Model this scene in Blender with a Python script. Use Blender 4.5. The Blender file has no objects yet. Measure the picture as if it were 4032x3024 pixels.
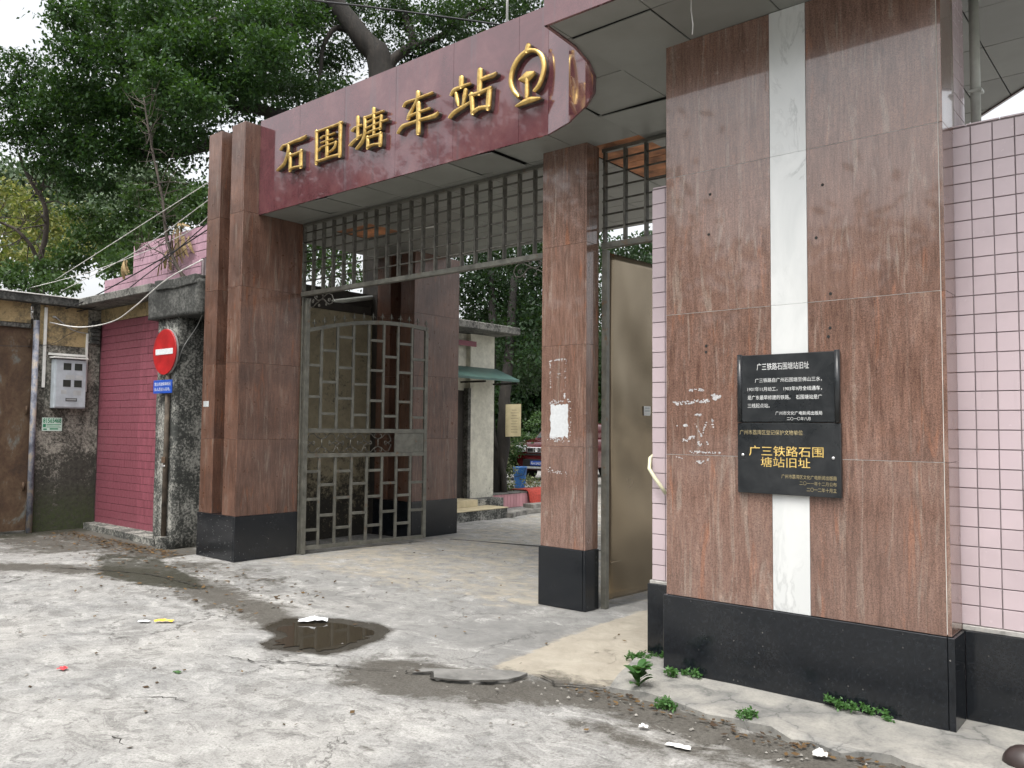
import bpy, bmesh, math, random
import numpy as np
from mathutils import Vector, Matrix, noise as mnoise

random.seed(7)
rng = np.random.default_rng(11)
SC = bpy.context.scene
COL = SC.collection

# ------------------------------------------------------------------ camera
YAW, PITCH, ROLL = math.radians(40.04), math.radians(3.073), math.radians(0.522)
fwd = Vector((-math.sin(YAW)*math.cos(PITCH), math.cos(YAW)*math.cos(PITCH), math.sin(PITCH)))
r0 = Vector((math.cos(YAW), math.sin(YAW), 0)); u0 = r0.cross(fwd)
rt = r0*math.cos(ROLL) + u0*math.sin(ROLL); up = u0*math.cos(ROLL) - r0*math.sin(ROLL)
cam_d = bpy.data.cameras.new('camera'); cam = bpy.data.objects.new('camera', cam_d); COL.objects.link(cam)
cam_d.sensor_width = 36; cam_d.lens = 36*3259.7/4032; cam_d.clip_start = 0.05; cam_d.clip_end = 800
cam.matrix_world = Matrix(((rt.x, up.x, -fwd.x, 0), (rt.y, up.y, -fwd.y, 0), (rt.z, up.z, -fwd.z, 1.6), (0, 0, 0, 1)))
SC.camera = cam

# ------------------------------------------------------------------ sky, sun, exposure
SUN = Vector((0.10, -0.42, 0.90)).normalized()
wd = bpy.data.worlds.new('World'); SC.world = wd; wd.use_nodes = True
nt = wd.node_tree; nt.nodes.clear()
sky = nt.nodes.new('ShaderNodeTexSky'); sky.sky_type = 'NISHITA'; sky.sun_disc = False
sky.sun_elevation = math.asin(SUN.z); sky.sun_rotation = math.atan2(SUN.x, SUN.y)
sky.altitude = 20; sky.air_density = 1.0; sky.dust_density = 6.0; sky.ozone_density = 1.0
hs = nt.nodes.new('ShaderNodeHueSaturation'); hs.inputs['Saturation'].default_value = 0.15
bg = nt.nodes.new('ShaderNodeBackground'); bg.inputs['Strength'].default_value = 0.15
wo = nt.nodes.new('ShaderNodeOutputWorld')
nt.links.new(sky.outputs[0], hs.inputs['Color']); nt.links.new(hs.outputs[0], bg.inputs[0]); nt.links.new(bg.outputs[0], wo.inputs[0])
sl = bpy.data.lights.new('sun', 'SUN'); sl.energy = 0.55; sl.angle = math.radians(25); sl.color = (1.0, 0.93, 0.82)
so = bpy.data.objects.new('sun', sl); COL.objects.link(so)
so.rotation_euler = (-SUN).to_track_quat('-Z', 'Y').to_euler()
vs = SC.view_settings; vs.view_transform = 'Standard'; vs.look = 'None'; vs.gamma = 1; vs.use_curve_mapping = False
vs.exposure = 1.30
SC.cycles.max_bounces = 7; SC.cycles.diffuse_bounces = 4; SC.cycles.glossy_bounces = 4; SC.cycles.transparent_max_bounces = 8
SC.cycles.use_denoising = True

# ------------------------------------------------------------------ object helpers
WO = {}
def tag(o, label=None, cat=None, group=None, kind=None):
    if label: o['label'] = label
    if cat: o['category'] = cat
    if group: o['group'] = group
    if kind: o['kind'] = kind
    return o
def thing(name, label, cat, loc, group=None, rotz=0):
    o = bpy.data.objects.new(name, None); COL.objects.link(o); o.location = loc; o.rotation_euler = (0, 0, rotz)
    o.empty_display_size = 0.1
    WO[o] = Vector(loc)
    return tag(o, label, cat, group)
def mesh(name, v, f, smooth=False):
    m = bpy.data.meshes.new(name); m.from_pydata([tuple(p) for p in v], [], [tuple(q) for q in f]); m.update()
    if smooth:
        m.polygons.foreach_set('use_smooth', [True]*len(m.polygons))
    return m
def put(name, m, mat, parent=None, loc=(0, 0, 0), local=False, rot=None):
    """link mesh m as object; loc in world unless local"""
    o = bpy.data.objects.new(name, m); COL.objects.link(o)
    if mat is not None and not m.materials: m.materials.append(mat)
    l = Vector(loc)
    if parent is not None:
        o.parent = parent
        WO[o] = l if not local else (WO[parent] + l)
        o.location = l - WO[parent] if not local else l
    else:
        o.location = l; WO[o] = l
    if rot: o.rotation_euler = rot
    return o
class MB:
    def __init__(s): s.v = []; s.f = []
    def add(s, v, f):
        n = len(s.v); s.v += [tuple(p) for p in v]; s.f += [tuple(i+n for i in q) for q in f]; return s
    def box(s, x0, x1, y0, y1, z0, z1):
        return s.add([(x0,y0,z0),(x1,y0,z0),(x1,y1,z0),(x0,y1,z0),(x0,y0,z1),(x1,y0,z1),(x1,y1,z1),(x0,y1,z1)],
                     [(0,3,2,1),(4,5,6,7),(0,1,5,4),(1,2,6,5),(2,3,7,6),(3,0,4,7)])
    def cbox(s, x0, x1, y0, y1, z0, z1, c=0.003):
        """box with chamfered edges"""
        X, Y, Z = (x0, x1), (y0, y1), (z0, z1); v = []; idx = {}
        for i in (0, 1):
            for j in (0, 1):
                for k in (0, 1):
                    sx, sy, sz = (1-2*i)*c, (1-2*j)*c, (1-2*k)*c
                    for a, p in enumerate(((X[i], Y[j]+sy, Z[k]+sz), (X[i]+sx, Y[j], Z[k]+sz), (X[i]+sx, Y[j]+sy, Z[k]))):
                        idx[(i, j, k, a)] = len(v); v.append(p)
        f = []
        g = lambda i, j, k, a: idx[(i, j, k, a)]
        f += [(g(0,0,0,0), g(0,0,1,0), g(0,1,1,0), g(0,1,0,0)), (g(1,0,0,0), g(1,1,0,0), g(1,1,1,0), g(1,0,1,0)),
              (g(0,0,0,1), g(1,0,0,1), g(1,0,1,1), g(0,0,1,1)), (g(0,1,0,1), g(0,1,1,1), g(1,1,1,1), g(1,1,0,1)),
              (g(0,0,0,2), g(0,1,0,2), g(1,1,0,2), g(1,0,0,2)), (g(0,0,1,2), g(1,0,1,2), g(1,1,1,2), g(0,1,1,2))]
        for k in (0, 1):
            for j in (0, 1):
                f.append((g(0,j,k,1), g(1,j,k,1), g(1,j,k,2), g(0,j,k,2)))
            for i in (0, 1):
                f.append((g(i,0,k,0), g(i,1,k,0), g(i,1,k,2), g(i,0,k,2)))
        for i in (0, 1):
            for j in (0, 1):
                f.append((g(i,j,0,0), g(i,j,1,0), g(i,j,1,1), g(i,j,0,1)))
                for k in (0, 1): f.append((g(i,j,k,0), g(i,j,k,1), g(i,j,k,2)))
        return s.add(v, f)
    def prism(s, poly, z0, z1):
        """poly (x,y) ccw extruded in z"""
        n = len(poly)
        return s.add([(x, y, z0) for x, y in poly] + [(x, y, z1) for x, y in poly],
                     [tuple(range(n))[::-1], tuple(range(n, 2*n))] + [(i, (i+1) % n, n+(i+1) % n, n+i) for i in range(n)])
    def tube(s, pts, r, n=8, cap=True):
        pts = [Vector(p) for p in pts]; rr = r if isinstance(r, (list, tuple)) else [r]*len(pts)
        rings = []; ref = None
        for i, p in enumerate(pts):
            t = (pts[min(i+1, len(pts)-1)] - pts[max(i-1, 0)]).normalized()
            if ref is None:
                ref = Vector((0, 0, 1)) if abs(t.z) < 0.9 else Vector((1, 0, 0))
            a = (ref - t*ref.dot(t))
            if a.length < 1e-6: a = t.orthogonal()
            a.normalize(); b = t.cross(a); ref = a
            rings.append([p + (a*math.cos(2*math.pi*q/n) + b*math.sin(2*math.pi*q/n))*rr[i] for q in range(n)])
        v = [p for rg in rings for p in rg]; f = []
        for i in range(len(pts)-1):
            for q in range(n): f.append((i*n+q, i*n+(q+1) % n, (i+1)*n+(q+1) % n, (i+1)*n+q))
        if cap: f.append(tuple(range(n))[::-1]); f.append(tuple((len(pts)-1)*n+q for q in range(n)))
        return s.add(v, f)
    def lathe(s, prof, n=16, c=(0, 0, 0)):
        v = []; f = []
        for r, z in prof:
            for q in range(n): v.append((c[0]+r*math.cos(2*math.pi*q/n), c[1]+r*math.sin(2*math.pi*q/n), c[2]+z))
        for i in range(len(prof)-1):
            for q in range(n): f.append((i*n+q, i*n+(q+1) % n, (i+1)*n+(q+1) % n, (i+1)*n+q))
        f.append(tuple(range(n))[::-1]); f.append(tuple((len(prof)-1)*n+q for q in range(n)))
        return s.add(v, f)
    def mesh(s, name='mesh', smooth=False, center=False):
        if center:
            a = np.array(s.v); c = (a.min(0)+a.max(0))/2; c[2] = a[:, 2].min()
            return mesh(name, a-c, s.f, smooth), tuple(c)
        return mesh(name, s.v, s.f, smooth)
    def put(s, name, mat, parent=None, smooth=False, local=False):
        """object with origin at its own base centre; vertices given in world (or parent-local) space"""
        m, c = s.mesh(name, smooth, True)
        return put(name, m, mat, parent, c, local)
def slab(name, mat, parent, x0, x1, y0, y1, z0, z1, c=0.003, local=False):
    return MB().cbox(x0, x1, y0, y1, z0, z1, c).put(name, mat, parent, local=local)

# ------------------------------------------------------------------ material helpers
class NT:
    def __init__(s, name):
        s.m = bpy.data.materials.new(name); s.m.use_nodes = True; s.t = s.m.node_tree; s.N = s.t.nodes; s.N.clear()
        s.out = s.N.new('ShaderNodeOutputMaterial'); s.b = s.N.new('ShaderNodeBsdfPrincipled'); s.L(s.b.outputs[0], s.out.inputs['Surface'])
        s.tc = None
    def L(s, a, b): s.t.links.new(a, b)
    def setv(s, i, v):
        if isinstance(v, bpy.types.NodeSocket): s.L(v, i)
        elif v is not None: i.default_value = v
    def P(s, **k):
        for a, v in k.items(): s.setv(s.b.inputs[a.replace('_', ' ')], v)
        return s
    def coord(s, rnd=True, scale=(1, 1, 1), kind='Object', rot=(0, 0, 0)):
        tc = s.N.new('ShaderNodeTexCoord'); o = tc.outputs[kind]
        if rnd:
            oi = s.N.new('ShaderNodeObjectInfo'); mu = s.N.new('ShaderNodeVectorMath'); mu.operation = 'MULTIPLY_ADD'
            cx = s.N.new('ShaderNodeCombineXYZ')
            for i in range(3): s.L(oi.outputs['Random'], cx.inputs[i])
            s.L(cx.outputs[0], mu.inputs[0]); mu.inputs[1].default_value = (37, 53, 71); s.L(o, mu.inputs[2]); o = mu.outputs[0]
        mp = s.N.new('ShaderNodeMapping'); mp.inputs['Scale'].default_value = scale; mp.inputs['Rotation'].default_value = rot; s.L(o, mp.inputs[0])
        return mp.outputs[0]
    def pos(s, scale=(1, 1, 1)):
        g = s.N.new('ShaderNodeNewGeometry'); mp = s.N.new('ShaderNodeMapping'); mp.inputs['Scale'].default_value = scale
        s.L(g.outputs['Position'], mp.inputs[0]); return mp.outputs[0]
    def noise(s, vec, scale=5, detail=4, rough=0.55, dist=0.0, col=False):
        n = s.N.new('ShaderNodeTexNoise'); s.L(vec, n.inputs['Vector'])
        n.inputs['Scale'].default_value = scale; n.inputs['Detail'].default_value = detail; n.inputs['Roughness'].default_value = rough; n.inputs['Distortion'].default_value = dist
        return n.outputs['Color' if col else 0]
    def voro(s, vec, scale=5, feat='DISTANCE_TO_EDGE', rnd=1.0, out='Distance'):
        n = s.N.new('ShaderNodeTexVoronoi'); n.feature = feat; s.L(vec, n.inputs['Vector']); n.inputs['Scale'].default_value = scale; n.inputs['Randomness'].default_value = rnd
        return n.outputs[out]
    def ramp(s, fac, stops, interp='LINEAR'):
        r = s.N.new('ShaderNodeValToRGB'); r.color_ramp.interpolation = interp; e = r.color_ramp.elements
        while len(e) < len(stops): e.new(0.5)
        for q, (p, c) in zip(e, stops):
            q.position = p; q.color = (c, c, c, 1) if isinstance(c, (int, float)) else (*c, 1)
        s.setv(r.inputs[0], fac); return r.outputs[0]
    def mix(s, fac, a, b, mode='MIX'):
        m = s.N.new('ShaderNodeMix'); m.data_type = 'RGBA'; m.blend_type = mode
        s.setv(m.inputs[0], fac); s.setv(m.inputs[6], (*a, 1) if isinstance(a, tuple) else a); s.setv(m.inputs[7], (*b, 1) if isinstance(b, tuple) else b)
        return m.outputs[2]
    def math(s, op, a, b=None, clamp=False):
        m = s.N.new('ShaderNodeMath'); m.operation = op; m.use_clamp = clamp; s.setv(m.inputs[0], a)
        if b is not None: s.setv(m.inputs[1], b)
        return m.outputs[0]
    def attr(s, name):
        a = s.N.new('ShaderNodeAttribute'); a.attribute_name = name; return a.outputs['Fac']
    def bump(s, h, strength=0.3, dist=0.01):
        b = s.N.new('ShaderNodeBump'); b.inputs['Strength'].default_value = strength; b.inputs['Distance'].default_value = dist
        s.setv(b.inputs['Height'], h); s.L(b.outputs[0], s.b.inputs['Normal']); return s
    def sepz(s, vec, i=2):
        x = s.N.new('ShaderNodeSeparateXYZ'); s.L(vec, x.inputs[0]); return x.outputs[i]
    def rnd(s): return s.N.new('ShaderNodeObjectInfo').outputs['Random']
def plain(name, col, rough=0.6, metal=0.0, var=0.12, scale=6, spec=0.5, bump=0.0):
    t = NT(name); v = t.coord(True)
    n = t.noise(v, scale, 5, 0.6)
    lo = tuple(c*(1-var*2.2) for c in col); hi = tuple(min(1, c*(1+var*1.6)) for c in col)
    t.P(Base_Color=t.ramp(n, [(0.3, lo), (0.7, hi)]), Roughness=rough, Metallic=metal)
    t.b.inputs['Specular IOR Level'].default_value = spec
    if bump: t.bump(t.noise(v, scale*6, 4), bump, 0.005)
    return t.m

M = {}
def granite(name, tint=1.0, sat=1.0, rough=0.22, blotch=0.6):
    t = NT(name); v3 = t.coord(True)
    a = t.noise(t.coord(True, (13, 13, 1.5), rot=(0.05, 0.16, 0)), 1.0, 6, 0.62, 1.1); b = t.noise(t.coord(True, (70, 70, 7.0), rot=(0, 0.14, 0)), 1.0, 5, 0.65, 0.4)
    c = t.noise(v3, 150, 4, 0.8); d = t.noise(t.coord(True, (10, 10, 1.3), rot=(0, 0.18, 0)), 1.0, 5, 0.6, 1.2); e = t.noise(t.coord(True, (8, 8, 0.8), rot=(0, 0.14, 0)), 1.3, 6, 0.62, 1.6); bl = t.noise(v3, 2.2, 5, 0.6)
    base = t.ramp(a, [(0.28, (0.120, 0.070, 0.054)), (0.42, (0.170, 0.103, 0.080)), (0.56, (0.195, 0.122, 0.097)), (0.72, (0.225, 0.150, 0.121))])
    base = t.mix(blotch, base, t.ramp(bl, [(0.3, (0.58, 0.57, 0.58)), (0.7, (1.25, 1.22, 1.20))]), 'MULTIPLY')
    base = t.mix(t.ramp(e, [(0.56, 0.0), (0.66, 0.58)]), base, (0.275, 0.225, 0.190))
    base = t.mix(t.ramp(d, [(0.60, 0.0), (0.70, 0.65)]), base, (0.285, 0.130, 0.080))
    base = t.mix(0.8, base, t.ramp(b, [(0.30, (0.60, 0.57, 0.56)), (0.52, (1.0, 1.0, 1.0)), (0.72, (1.32, 1.28, 1.24))]), 'MULTIPLY')
    dk = t.ramp(t.noise(t.coord(True, (26, 26, 4.5), rot=(0, 0.1, 0)), 1.2, 6, 0.72, 0.6), [(0.66, 0.0), (0.74, 0.75 if blotch < 0.5 else 0.25)])
    base = t.mix(dk, base, (0.055, 0.047, 0.048))
    base = t.mix(1.0, base, t.ramp(c, [(0.34, (0.50, 0.47, 0.46)), (0.5, (1, 1, 1)), (0.66, (1.42, 1.38, 1.34))]), 'MULTIPLY')
    base = t.mix(t.math('MULTIPLY', t.rnd(), 0.5), base, (0.82, 0.80, 0.79), 'MULTIPLY')
    hv = t.N.new('ShaderNodeHueSaturation'); hv.inputs['Saturation'].default_value = sat; hv.inputs['Value'].default_value = tint; t.L(base, hv.inputs['Color'])
    t.P(Base_Color=hv.outputs[0], Roughness=t.ramp(t.noise(v3, 9, 3), [(0.3, rough*0.75), (0.75, rough*1.5)]))
    t.b.inputs['Coat Weight'].default_value = 0.7 if rough < 0.3 else 0.15; t.b.inputs['Coat Roughness'].default_value = 0.04; t.b.inputs['Coat IOR'].default_value = 1.6
    t.bump(c, 0.04, 0.002)
    return t.m
M['granite'] = granite('brown_granite', 1.04, 1.05, 0.2, 0.3)
M['granite_worn'] = granite('weathered_brown_granite', 0.70, 1.15, 0.34, 0.9)
def build_mats():
    t = NT('maroon_granite'); v = t.coord(True); g = t.pos()
    a = t.noise(g, 2.2, 5, 0.65, 0.3); c = t.noise(v, 240, 3, 0.7)
    col = t.ramp(a, [(0.32, (0.070, 0.024, 0.029)), (0.5, (0.098, 0.034, 0.040)), (0.70, (0.140, 0.058, 0.060))])
    col = t.mix(0.6, col, t.ramp(c, [(0.35, (0.6, 0.6, 0.6)), (0.5, (1, 1, 1)), (0.66, (1.4, 1.3, 1.3))]), 'MULTIPLY')
    drip = t.ramp(t.noise(t.pos((7, 7, 0.5)), 1.0, 4, 0.6), [(0.60, 0.0), (0.72, 0.55)])
    col = t.mix(drip, col, (0.075, 0.058, 0.066))
    t.P(Base_Color=col, Roughness=t.ramp(t.noise(t.pos((3, 3, 1.2)), 1.5, 5, 0.6), [(0.35, 0.05), (0.7, 0.16)]))
    t.b.inputs['IOR'].default_value = 1.62; t.b.inputs['Coat Weight'].default_value = 0.6; t.b.inputs['Coat Roughness'].default_value = 0.02
    M['maroon'] = t.m

    t = NT('black_granite'); v = t.coord(True)
    fl = t.ramp(t.voro(v, 38, 'F1'), [(0.05, 1.0), (0.20, 0.0)]); keep = t.ramp(t.voro(v, 38, 'F1', out='Color'), [(0.72, 0.0), (0.80, 1.0)])
    f = t.math('MULTIPLY', fl, keep)
    bs = t.ramp(t.noise(v, 60, 4, 0.7), [(0.35, (0.004, 0.005, 0.007)), (0.7, (0.012, 0.015, 0.019))])
    dust = t.ramp(t.noise(t.pos((2, 2, 2)), 1.4, 5, 0.6), [(0.5, 0.0), (0.8, 0.05)])
    t.P(Base_Color=t.mix(dust, t.mix(f, bs, (0.25, 0.24, 0.22)), (0.18, 0.17, 0.16)), Roughness=t.ramp(t.noise(v, 5, 4), [(0.3, 0.10), (0.7, 0.24)]))
    M['black'] = t.m

    t = NT('white_marble'); v = t.coord(True, (3, 3, 1.2), rot=(0.3, 0.5, 0))
    a = t.noise(v, 1.6, 7, 0.62, 0.5); vein = t.math('MULTIPLY', t.ramp(t.math('ABSOLUTE', t.math('SUBTRACT', a, 0.5)), [(0.0, 0.6), (0.025, 0.08), (0.1, 0.0)]), t.ramp(t.noise(v, 0.9, 3, 0.5), [(0.45, 0.0), (0.6, 1.0)]))
    t.P(Base_Color=t.mix(vein, t.ramp(a, [(0.3, (0.54, 0.555, 0.55)), (0.6, (0.63, 0.64, 0.63))]), (0.30, 0.31, 0.31)), Roughness=0.2)
    M['marble'] = t.m

    def tile(name, col, var, rough):
        t = NT(name); v = t.coord(True); n = t.noise(t.pos(), 1.7, 5, 0.6); s = t.noise(v, 30, 4, 0.6)
        rr = t.ramp(t.rnd(), [(0, 1-var), (1, 1+var*0.7)])
        c = t.mix(1.0, col, rr, 'MULTIPLY')
        c = t.mix(t.ramp(n, [(0.5, 0.0), (0.8, 0.35)]), c, tuple(x*0.55 for x in col))
        st = t.ramp(t.noise(t.pos((9, 9, 0.5)), 1, 4, 0.6), [(0.6, 0.0), (0.8, 0.28)])
        c = t.mix(st, c, (0.16, 0.13, 0.12))
        t.P(Base_Color=c, Roughness=t.ramp(s, [(0.3, rough*0.8), (0.7, rough*1.4)])); return t.m
    M['pinktile'] = tile('pink_glazed_tile', (0.515, 0.425, 0.448), 0.05, 0.2)
    M['pinkold'] = tile('old_pink_tile', (0.40, 0.245, 0.30), 0.12, 0.4)
    M['redtile'] = tile('red_tile', (0.225, 0.066, 0.088), 0.16, 0.45)
    M['planttile'] = tile('planter_tile', (0.50, 0.25, 0.27), 0.15, 0.4)
    M['grout'] = plain('grout', (0.22, 0.185, 0.19), 0.9, var=0.15)
    M['grout_red'] = plain('red_grout', (0.10, 0.05, 0.055), 0.9, var=0.2)
    M['mortar'] = plain('pale_mortar', (0.36, 0.35, 0.33), 0.9, var=0.2, scale=20)

    t = NT('soffit_panel'); v = t.coord(True)
    n = t.noise(v, 2.5, 5, 0.6)
    col = t.ramp(n, [(0.3, (0.195, 0.200, 0.178)), (0.7, (0.245, 0.250, 0.228))])
    sp = t.ramp(t.noise(v, 14, 5, 0.7), [(0.66, 0.0), (0.74, 0.35)])
    col = t.mix(t.ramp(t.rnd(), [(0, 0.0), (1, 0.35)]), col, (0.13, 0.13, 0.12))
    t.P(Base_Color=t.mix(sp, col, (0.10, 0.095, 0.085)), Roughness=0.45); M['soffit'] = t.m
    M['soffit_rust'] = plain('bare_orange_board', (0.42, 0.18, 0.08), 0.8, var=0.35, scale=4)
    M['void'] = plain('dark_void', (0.02, 0.02, 0.018), 0.9)

    t = NT('painted_steel'); v = t.coord(True); n = t.noise(v, 9, 6, 0.65); r = t.noise(t.pos((3, 3, 3)), 3.0, 6, 0.7)
    col = t.ramp(n, [(0.3, (0.095, 0.093, 0.080)), (0.55, (0.155, 0.152, 0.130)), (0.8, (0.22, 0.212, 0.18))])
    rust = t.ramp(r, [(0.60, 0.0), (0.70, 0.8)])
    t.P(Base_Color=t.mix(rust, col, (0.16, 0.085, 0.04)), Metallic=0.45, Roughness=t.ramp(n, [(0.3, 0.32), (0.7, 0.55)])); M['steel'] = t.m
    t = NT('dull_bar_steel'); v = t.coord(True); n = t.noise(v, 14, 6, 0.65)
    col = t.ramp(n, [(0.3, (0.045, 0.040, 0.034)), (0.55, (0.10, 0.095, 0.08)), (0.8, (0.17, 0.162, 0.138))])
    t.P(Base_Color=col, Metallic=0.35, Roughness=0.45); M['bar'] = t.m

    t = NT('stainless_sheet'); v = t.coord(False); n = t.noise(t.coord(False, (1.2, 1.2, 0.7)), 1.4, 2, 0.5, 0.3); s = t.noise(t.coord(False, (1, 60, 0.4)), 4, 3, 0.5); sm = t.noise(v, 2, 2, 0.5)
    col = t.ramp(n, [(0.3, (0.22, 0.175, 0.12)), (0.7, (0.33, 0.27, 0.19))])
    t.P(Base_Color=col, Metallic=0.9, Roughness=t.ramp(sm, [(0.3, 0.14), (0.7, 0.28)]))
    t.bump(n, 0.25, 0.05); M['sheet'] = t.m

    t = NT('gilded_metal'); v = t.coord(True); n = t.noise(v, 16, 5, 0.65); n2 = t.noise(v, 5, 4, 0.6)
    col = t.ramp(n, [(0.3, (0.34, 0.22, 0.065)), (0.5, (0.55, 0.37, 0.12)), (0.75, (0.70, 0.52, 0.20))])
    col = t.mix(t.ramp(n2, [(0.62, 0), (0.74, 0.6)]), col, (0.16, 0.13, 0.10))
    t.P(Base_Color=col, Metallic=0.75, Roughness=t.ramp(n, [(0.3, 0.42), (0.7, 0.26)])).bump(n, 0.25, 0.01); M['gold'] = t.m
    M['letter_side'] = plain('letter_side_metal', (0.14, 0.125, 0.11), 0.4, 0.5, 0.3, 20)
    M['goldtext'] = plain('gold_inscription', (0.62, 0.44, 0.14), 0.45, 0.2)
    M['goldtext_dim'] = plain('dull_gold_inscription', (0.34, 0.28, 0.15), 0.5, 0.1)
    M['whitetext'] = plain('white_inscription', (0.66, 0.67, 0.66), 0.6)
    t = NT('plaque_stone'); v = t.coord(True)
    t.P(Base_Color=t.ramp(t.noise(v, 6, 6, 0.65, 0.5), [(0.35, (0.010, 0.012, 0.014)), (0.7, (0.030, 0.032, 0.034))]), Roughness=t.ramp(t.noise(v, 4, 4), [(0.3, 0.2), (0.7, 0.4)])); M['plaque'] = t.m
    M['whitepaint'] = plain('white_paint', (0.54, 0.56, 0.57), 0.7, var=0.05, scale=40)
    M['smear'] = plain('faint_paint_smear', (0.45, 0.44, 0.44), 0.8, var=0.2, scale=60)
    M['pvc'] = plain('white_plastic', (0.66, 0.66, 0.63), 0.4, var=0.08)
    M['pvc_grey'] = plain('grey_green_pipe', (0.42, 0.44, 0.40), 0.35, var=0.12)
    M['hose'] = plain('cream_hose', (0.62, 0.60, 0.42), 0.4, var=0.05)
    M['redsign'] = plain('red_sign_face', (0.36, 0.016, 0.018), 0.35, var=0.18, scale=5)
    M['bluesign'] = plain('blue_sign_face', (0.015, 0.07, 0.38), 0.35, var=0.1)
    M['black_wire'] = plain('black_cable', (0.02, 0.02, 0.022), 0.5)
    M['white_wire'] = plain('white_cable', (0.58, 0.57, 0.54), 0.5, var=0.12)
    M['grey_wire'] = plain('grey_cable', (0.28, 0.28, 0.27), 0.5, var=0.12)
    M['glass_dark'] = plain('dark_window', (0.03, 0.04, 0.035), 0.12)
    M['meterbox'] = plain('pale_grey_box', (0.40, 0.44, 0.47), 0.4, var=0.08, scale=8)
    M['label_grey'] = plain('grey_label', (0.40, 0.42, 0.42), 0.6)
    M['green_ink'] = plain('green_ink', (0.02, 0.24, 0.11), 0.6)
    M['paper'] = plain('paper', (0.62, 0.62, 0.60), 0.8, var=0.04)
    M['stickerbg'] = plain('pale_green_paper', (0.55, 0.68, 0.60), 0.7, var=0.06)
    M['warmpaper'] = plain('warm_lit_paper', (0.52, 0.45, 0.28), 0.85, var=0.08)  # warm light on the pinned sheet, put into its paper colour
    M['ink'] = plain('faded_ink', (0.30, 0.26, 0.17), 0.9)
    M['cream_tile'] = plain('cream_step_tile', (0.50, 0.43, 0.28), 0.5, var=0.1)
    M['greenroof'] = plain('green_sheet_roof', (0.045, 0.095, 0.082), 0.5, var=0.15, scale=3)
    M['darkwood_fill'] = plain('dark_timber_and_fill', (0.035, 0.03, 0.025), 0.8, var=0.2)
    M['redcloth'] = plain('red_carpet', (0.36, 0.05, 0.035), 0.95, var=0.2, scale=30, bump=0.3)
    M['bluebin'] = plain('blue_plastic', (0.03, 0.13, 0.36), 0.4, var=0.1)
    M['carpaint'] = plain('dark_red_car_paint', (0.10, 0.009, 0.012), 0.12, 0.2, 0.06)
    M['chrome'] = plain('chrome', (0.75, 0.75, 0.75), 0.3, 0.7, 0.05)
    M['rubber'] = plain('black_rubber', (0.015, 0.015, 0.015), 0.8)
    M['lens'] = plain('headlight_lens', (0.80, 0.82, 0.84), 0.1, 0.0, 0.1, 20)
    M['yellow_wrap'] = plain('yellow_wrapper', (0.80, 0.52, 0.01), 0.4)
    M['red_wrap'] = plain('red_wrapper', (0.62, 0.05, 0.06), 0.5)
    M['plastic_bag'] = plain('thin_plastic', (0.70, 0.72, 0.74), 0.25)
    M['lump'] = plain('dark_brown_rubber', (0.035, 0.024, 0.022), 0.45, var=0.2, scale=12)
    M['stone'] = plain('grey_stone', (0.22, 0.21, 0.19), 0.9, var=0.3, scale=8, bump=0.5)
    M['whiteish'] = plain('white_sealant', (0.62, 0.60, 0.56), 0.6)

    # weathered masonry: pale render eaten by black mould
    def mould(name, pale, dark, cut=(0.44, 0.54), scale=2.2, fine=26, zdark=None, ztop=None, moss=None):
        t = NT(name); g = t.pos(); n = t.noise(g, scale, 8, 0.72, 0.3); f = t.noise(g, fine, 6, 0.75); st = t.noise(t.pos((5, 5, 0.6)), 1.0, 5, 0.65)
        h = t.math('ADD', t.math('MULTIPLY', n, 0.42), t.math('ADD', t.math('MULTIPLY', f, 0.44), t.math('MULTIPLY', st, 0.14)))
        z = t.sepz(g)
        if zdark:
            k = t.ramp(t.math('DIVIDE', z, zdark), [(0.0, 0.16), (1.0, 0.0)]); h = t.math('ADD', h, k)
        if ztop:
            k = t.ramp(t.math('SUBTRACT', z, ztop), [(0.0, 0.0), (0.5, 0.22)]); h = t.math('ADD', h, k)
        mk = t.ramp(h, [(cut[0], 0.0), (cut[1], 1.0)])
        pl = t.ramp(t.noise(g, 7, 6, 0.7), [(0.3, tuple(c*0.72 for c in pale)), (0.7, tuple(min(1, c*1.12) for c in pale))])
        dk = t.ramp(t.noise(g, 18, 6, 0.7), [(0.3, tuple(c*0.5 for c in dark)), (0.75, tuple(c*1.7 for c in dark))])
        c = t.mix(mk, pl, dk)
        if moss:
            mm = t.math('MULTIPLY', t.ramp(t.math('DIVIDE', z, moss), [(0.25, 1.0), (1.0, 0.0)]), t.ramp(f, [(0.4, 0.2), (0.6, 1.0)]))
            c = t.mix(mm, c, (0.045, 0.06, 0.02))
        t.P(Base_Color=c, Roughness=0.92).bump(t.math('ADD', f, t.math('MULTIPLY', n, 2.0)), 0.5, 0.02); return t.m
    M['mould'] = mould('mouldy_concrete', (0.36, 0.355, 0.32), (0.040, 0.042, 0.038), (0.43, 0.52), 3.0, 30)
    M['mould_dark'] = mould('blackened_concrete', (0.18, 0.18, 0.165), (0.030, 0.031, 0.028), (0.34, 0.52), 2.6, 24)
    M['plaster_left'] = mould('stained_plaster', (0.36, 0.34, 0.29), (0.045, 0.043, 0.035), (0.43, 0.54), 1.6, 24, zdark=1.2, moss=0.75)
    M['cream_band'] = mould('ochre_plaster', (0.40, 0.30, 0.155), (0.07, 0.062, 0.042), (0.47, 0.60), 2.6, 18)
    M['cream_wall'] = mould('cream_plaster', (0.30, 0.26, 0.175), (0.028, 0.025, 0.02), (0.53, 0.62), 1.2, 18, zdark=1.5)
    M['house_wall'] = mould('pale_house_plaster', (0.60, 0.58, 0.49), (0.09, 0.085, 0.065), (0.60, 0.72), 1.1, 14, zdark=1.0)
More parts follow.
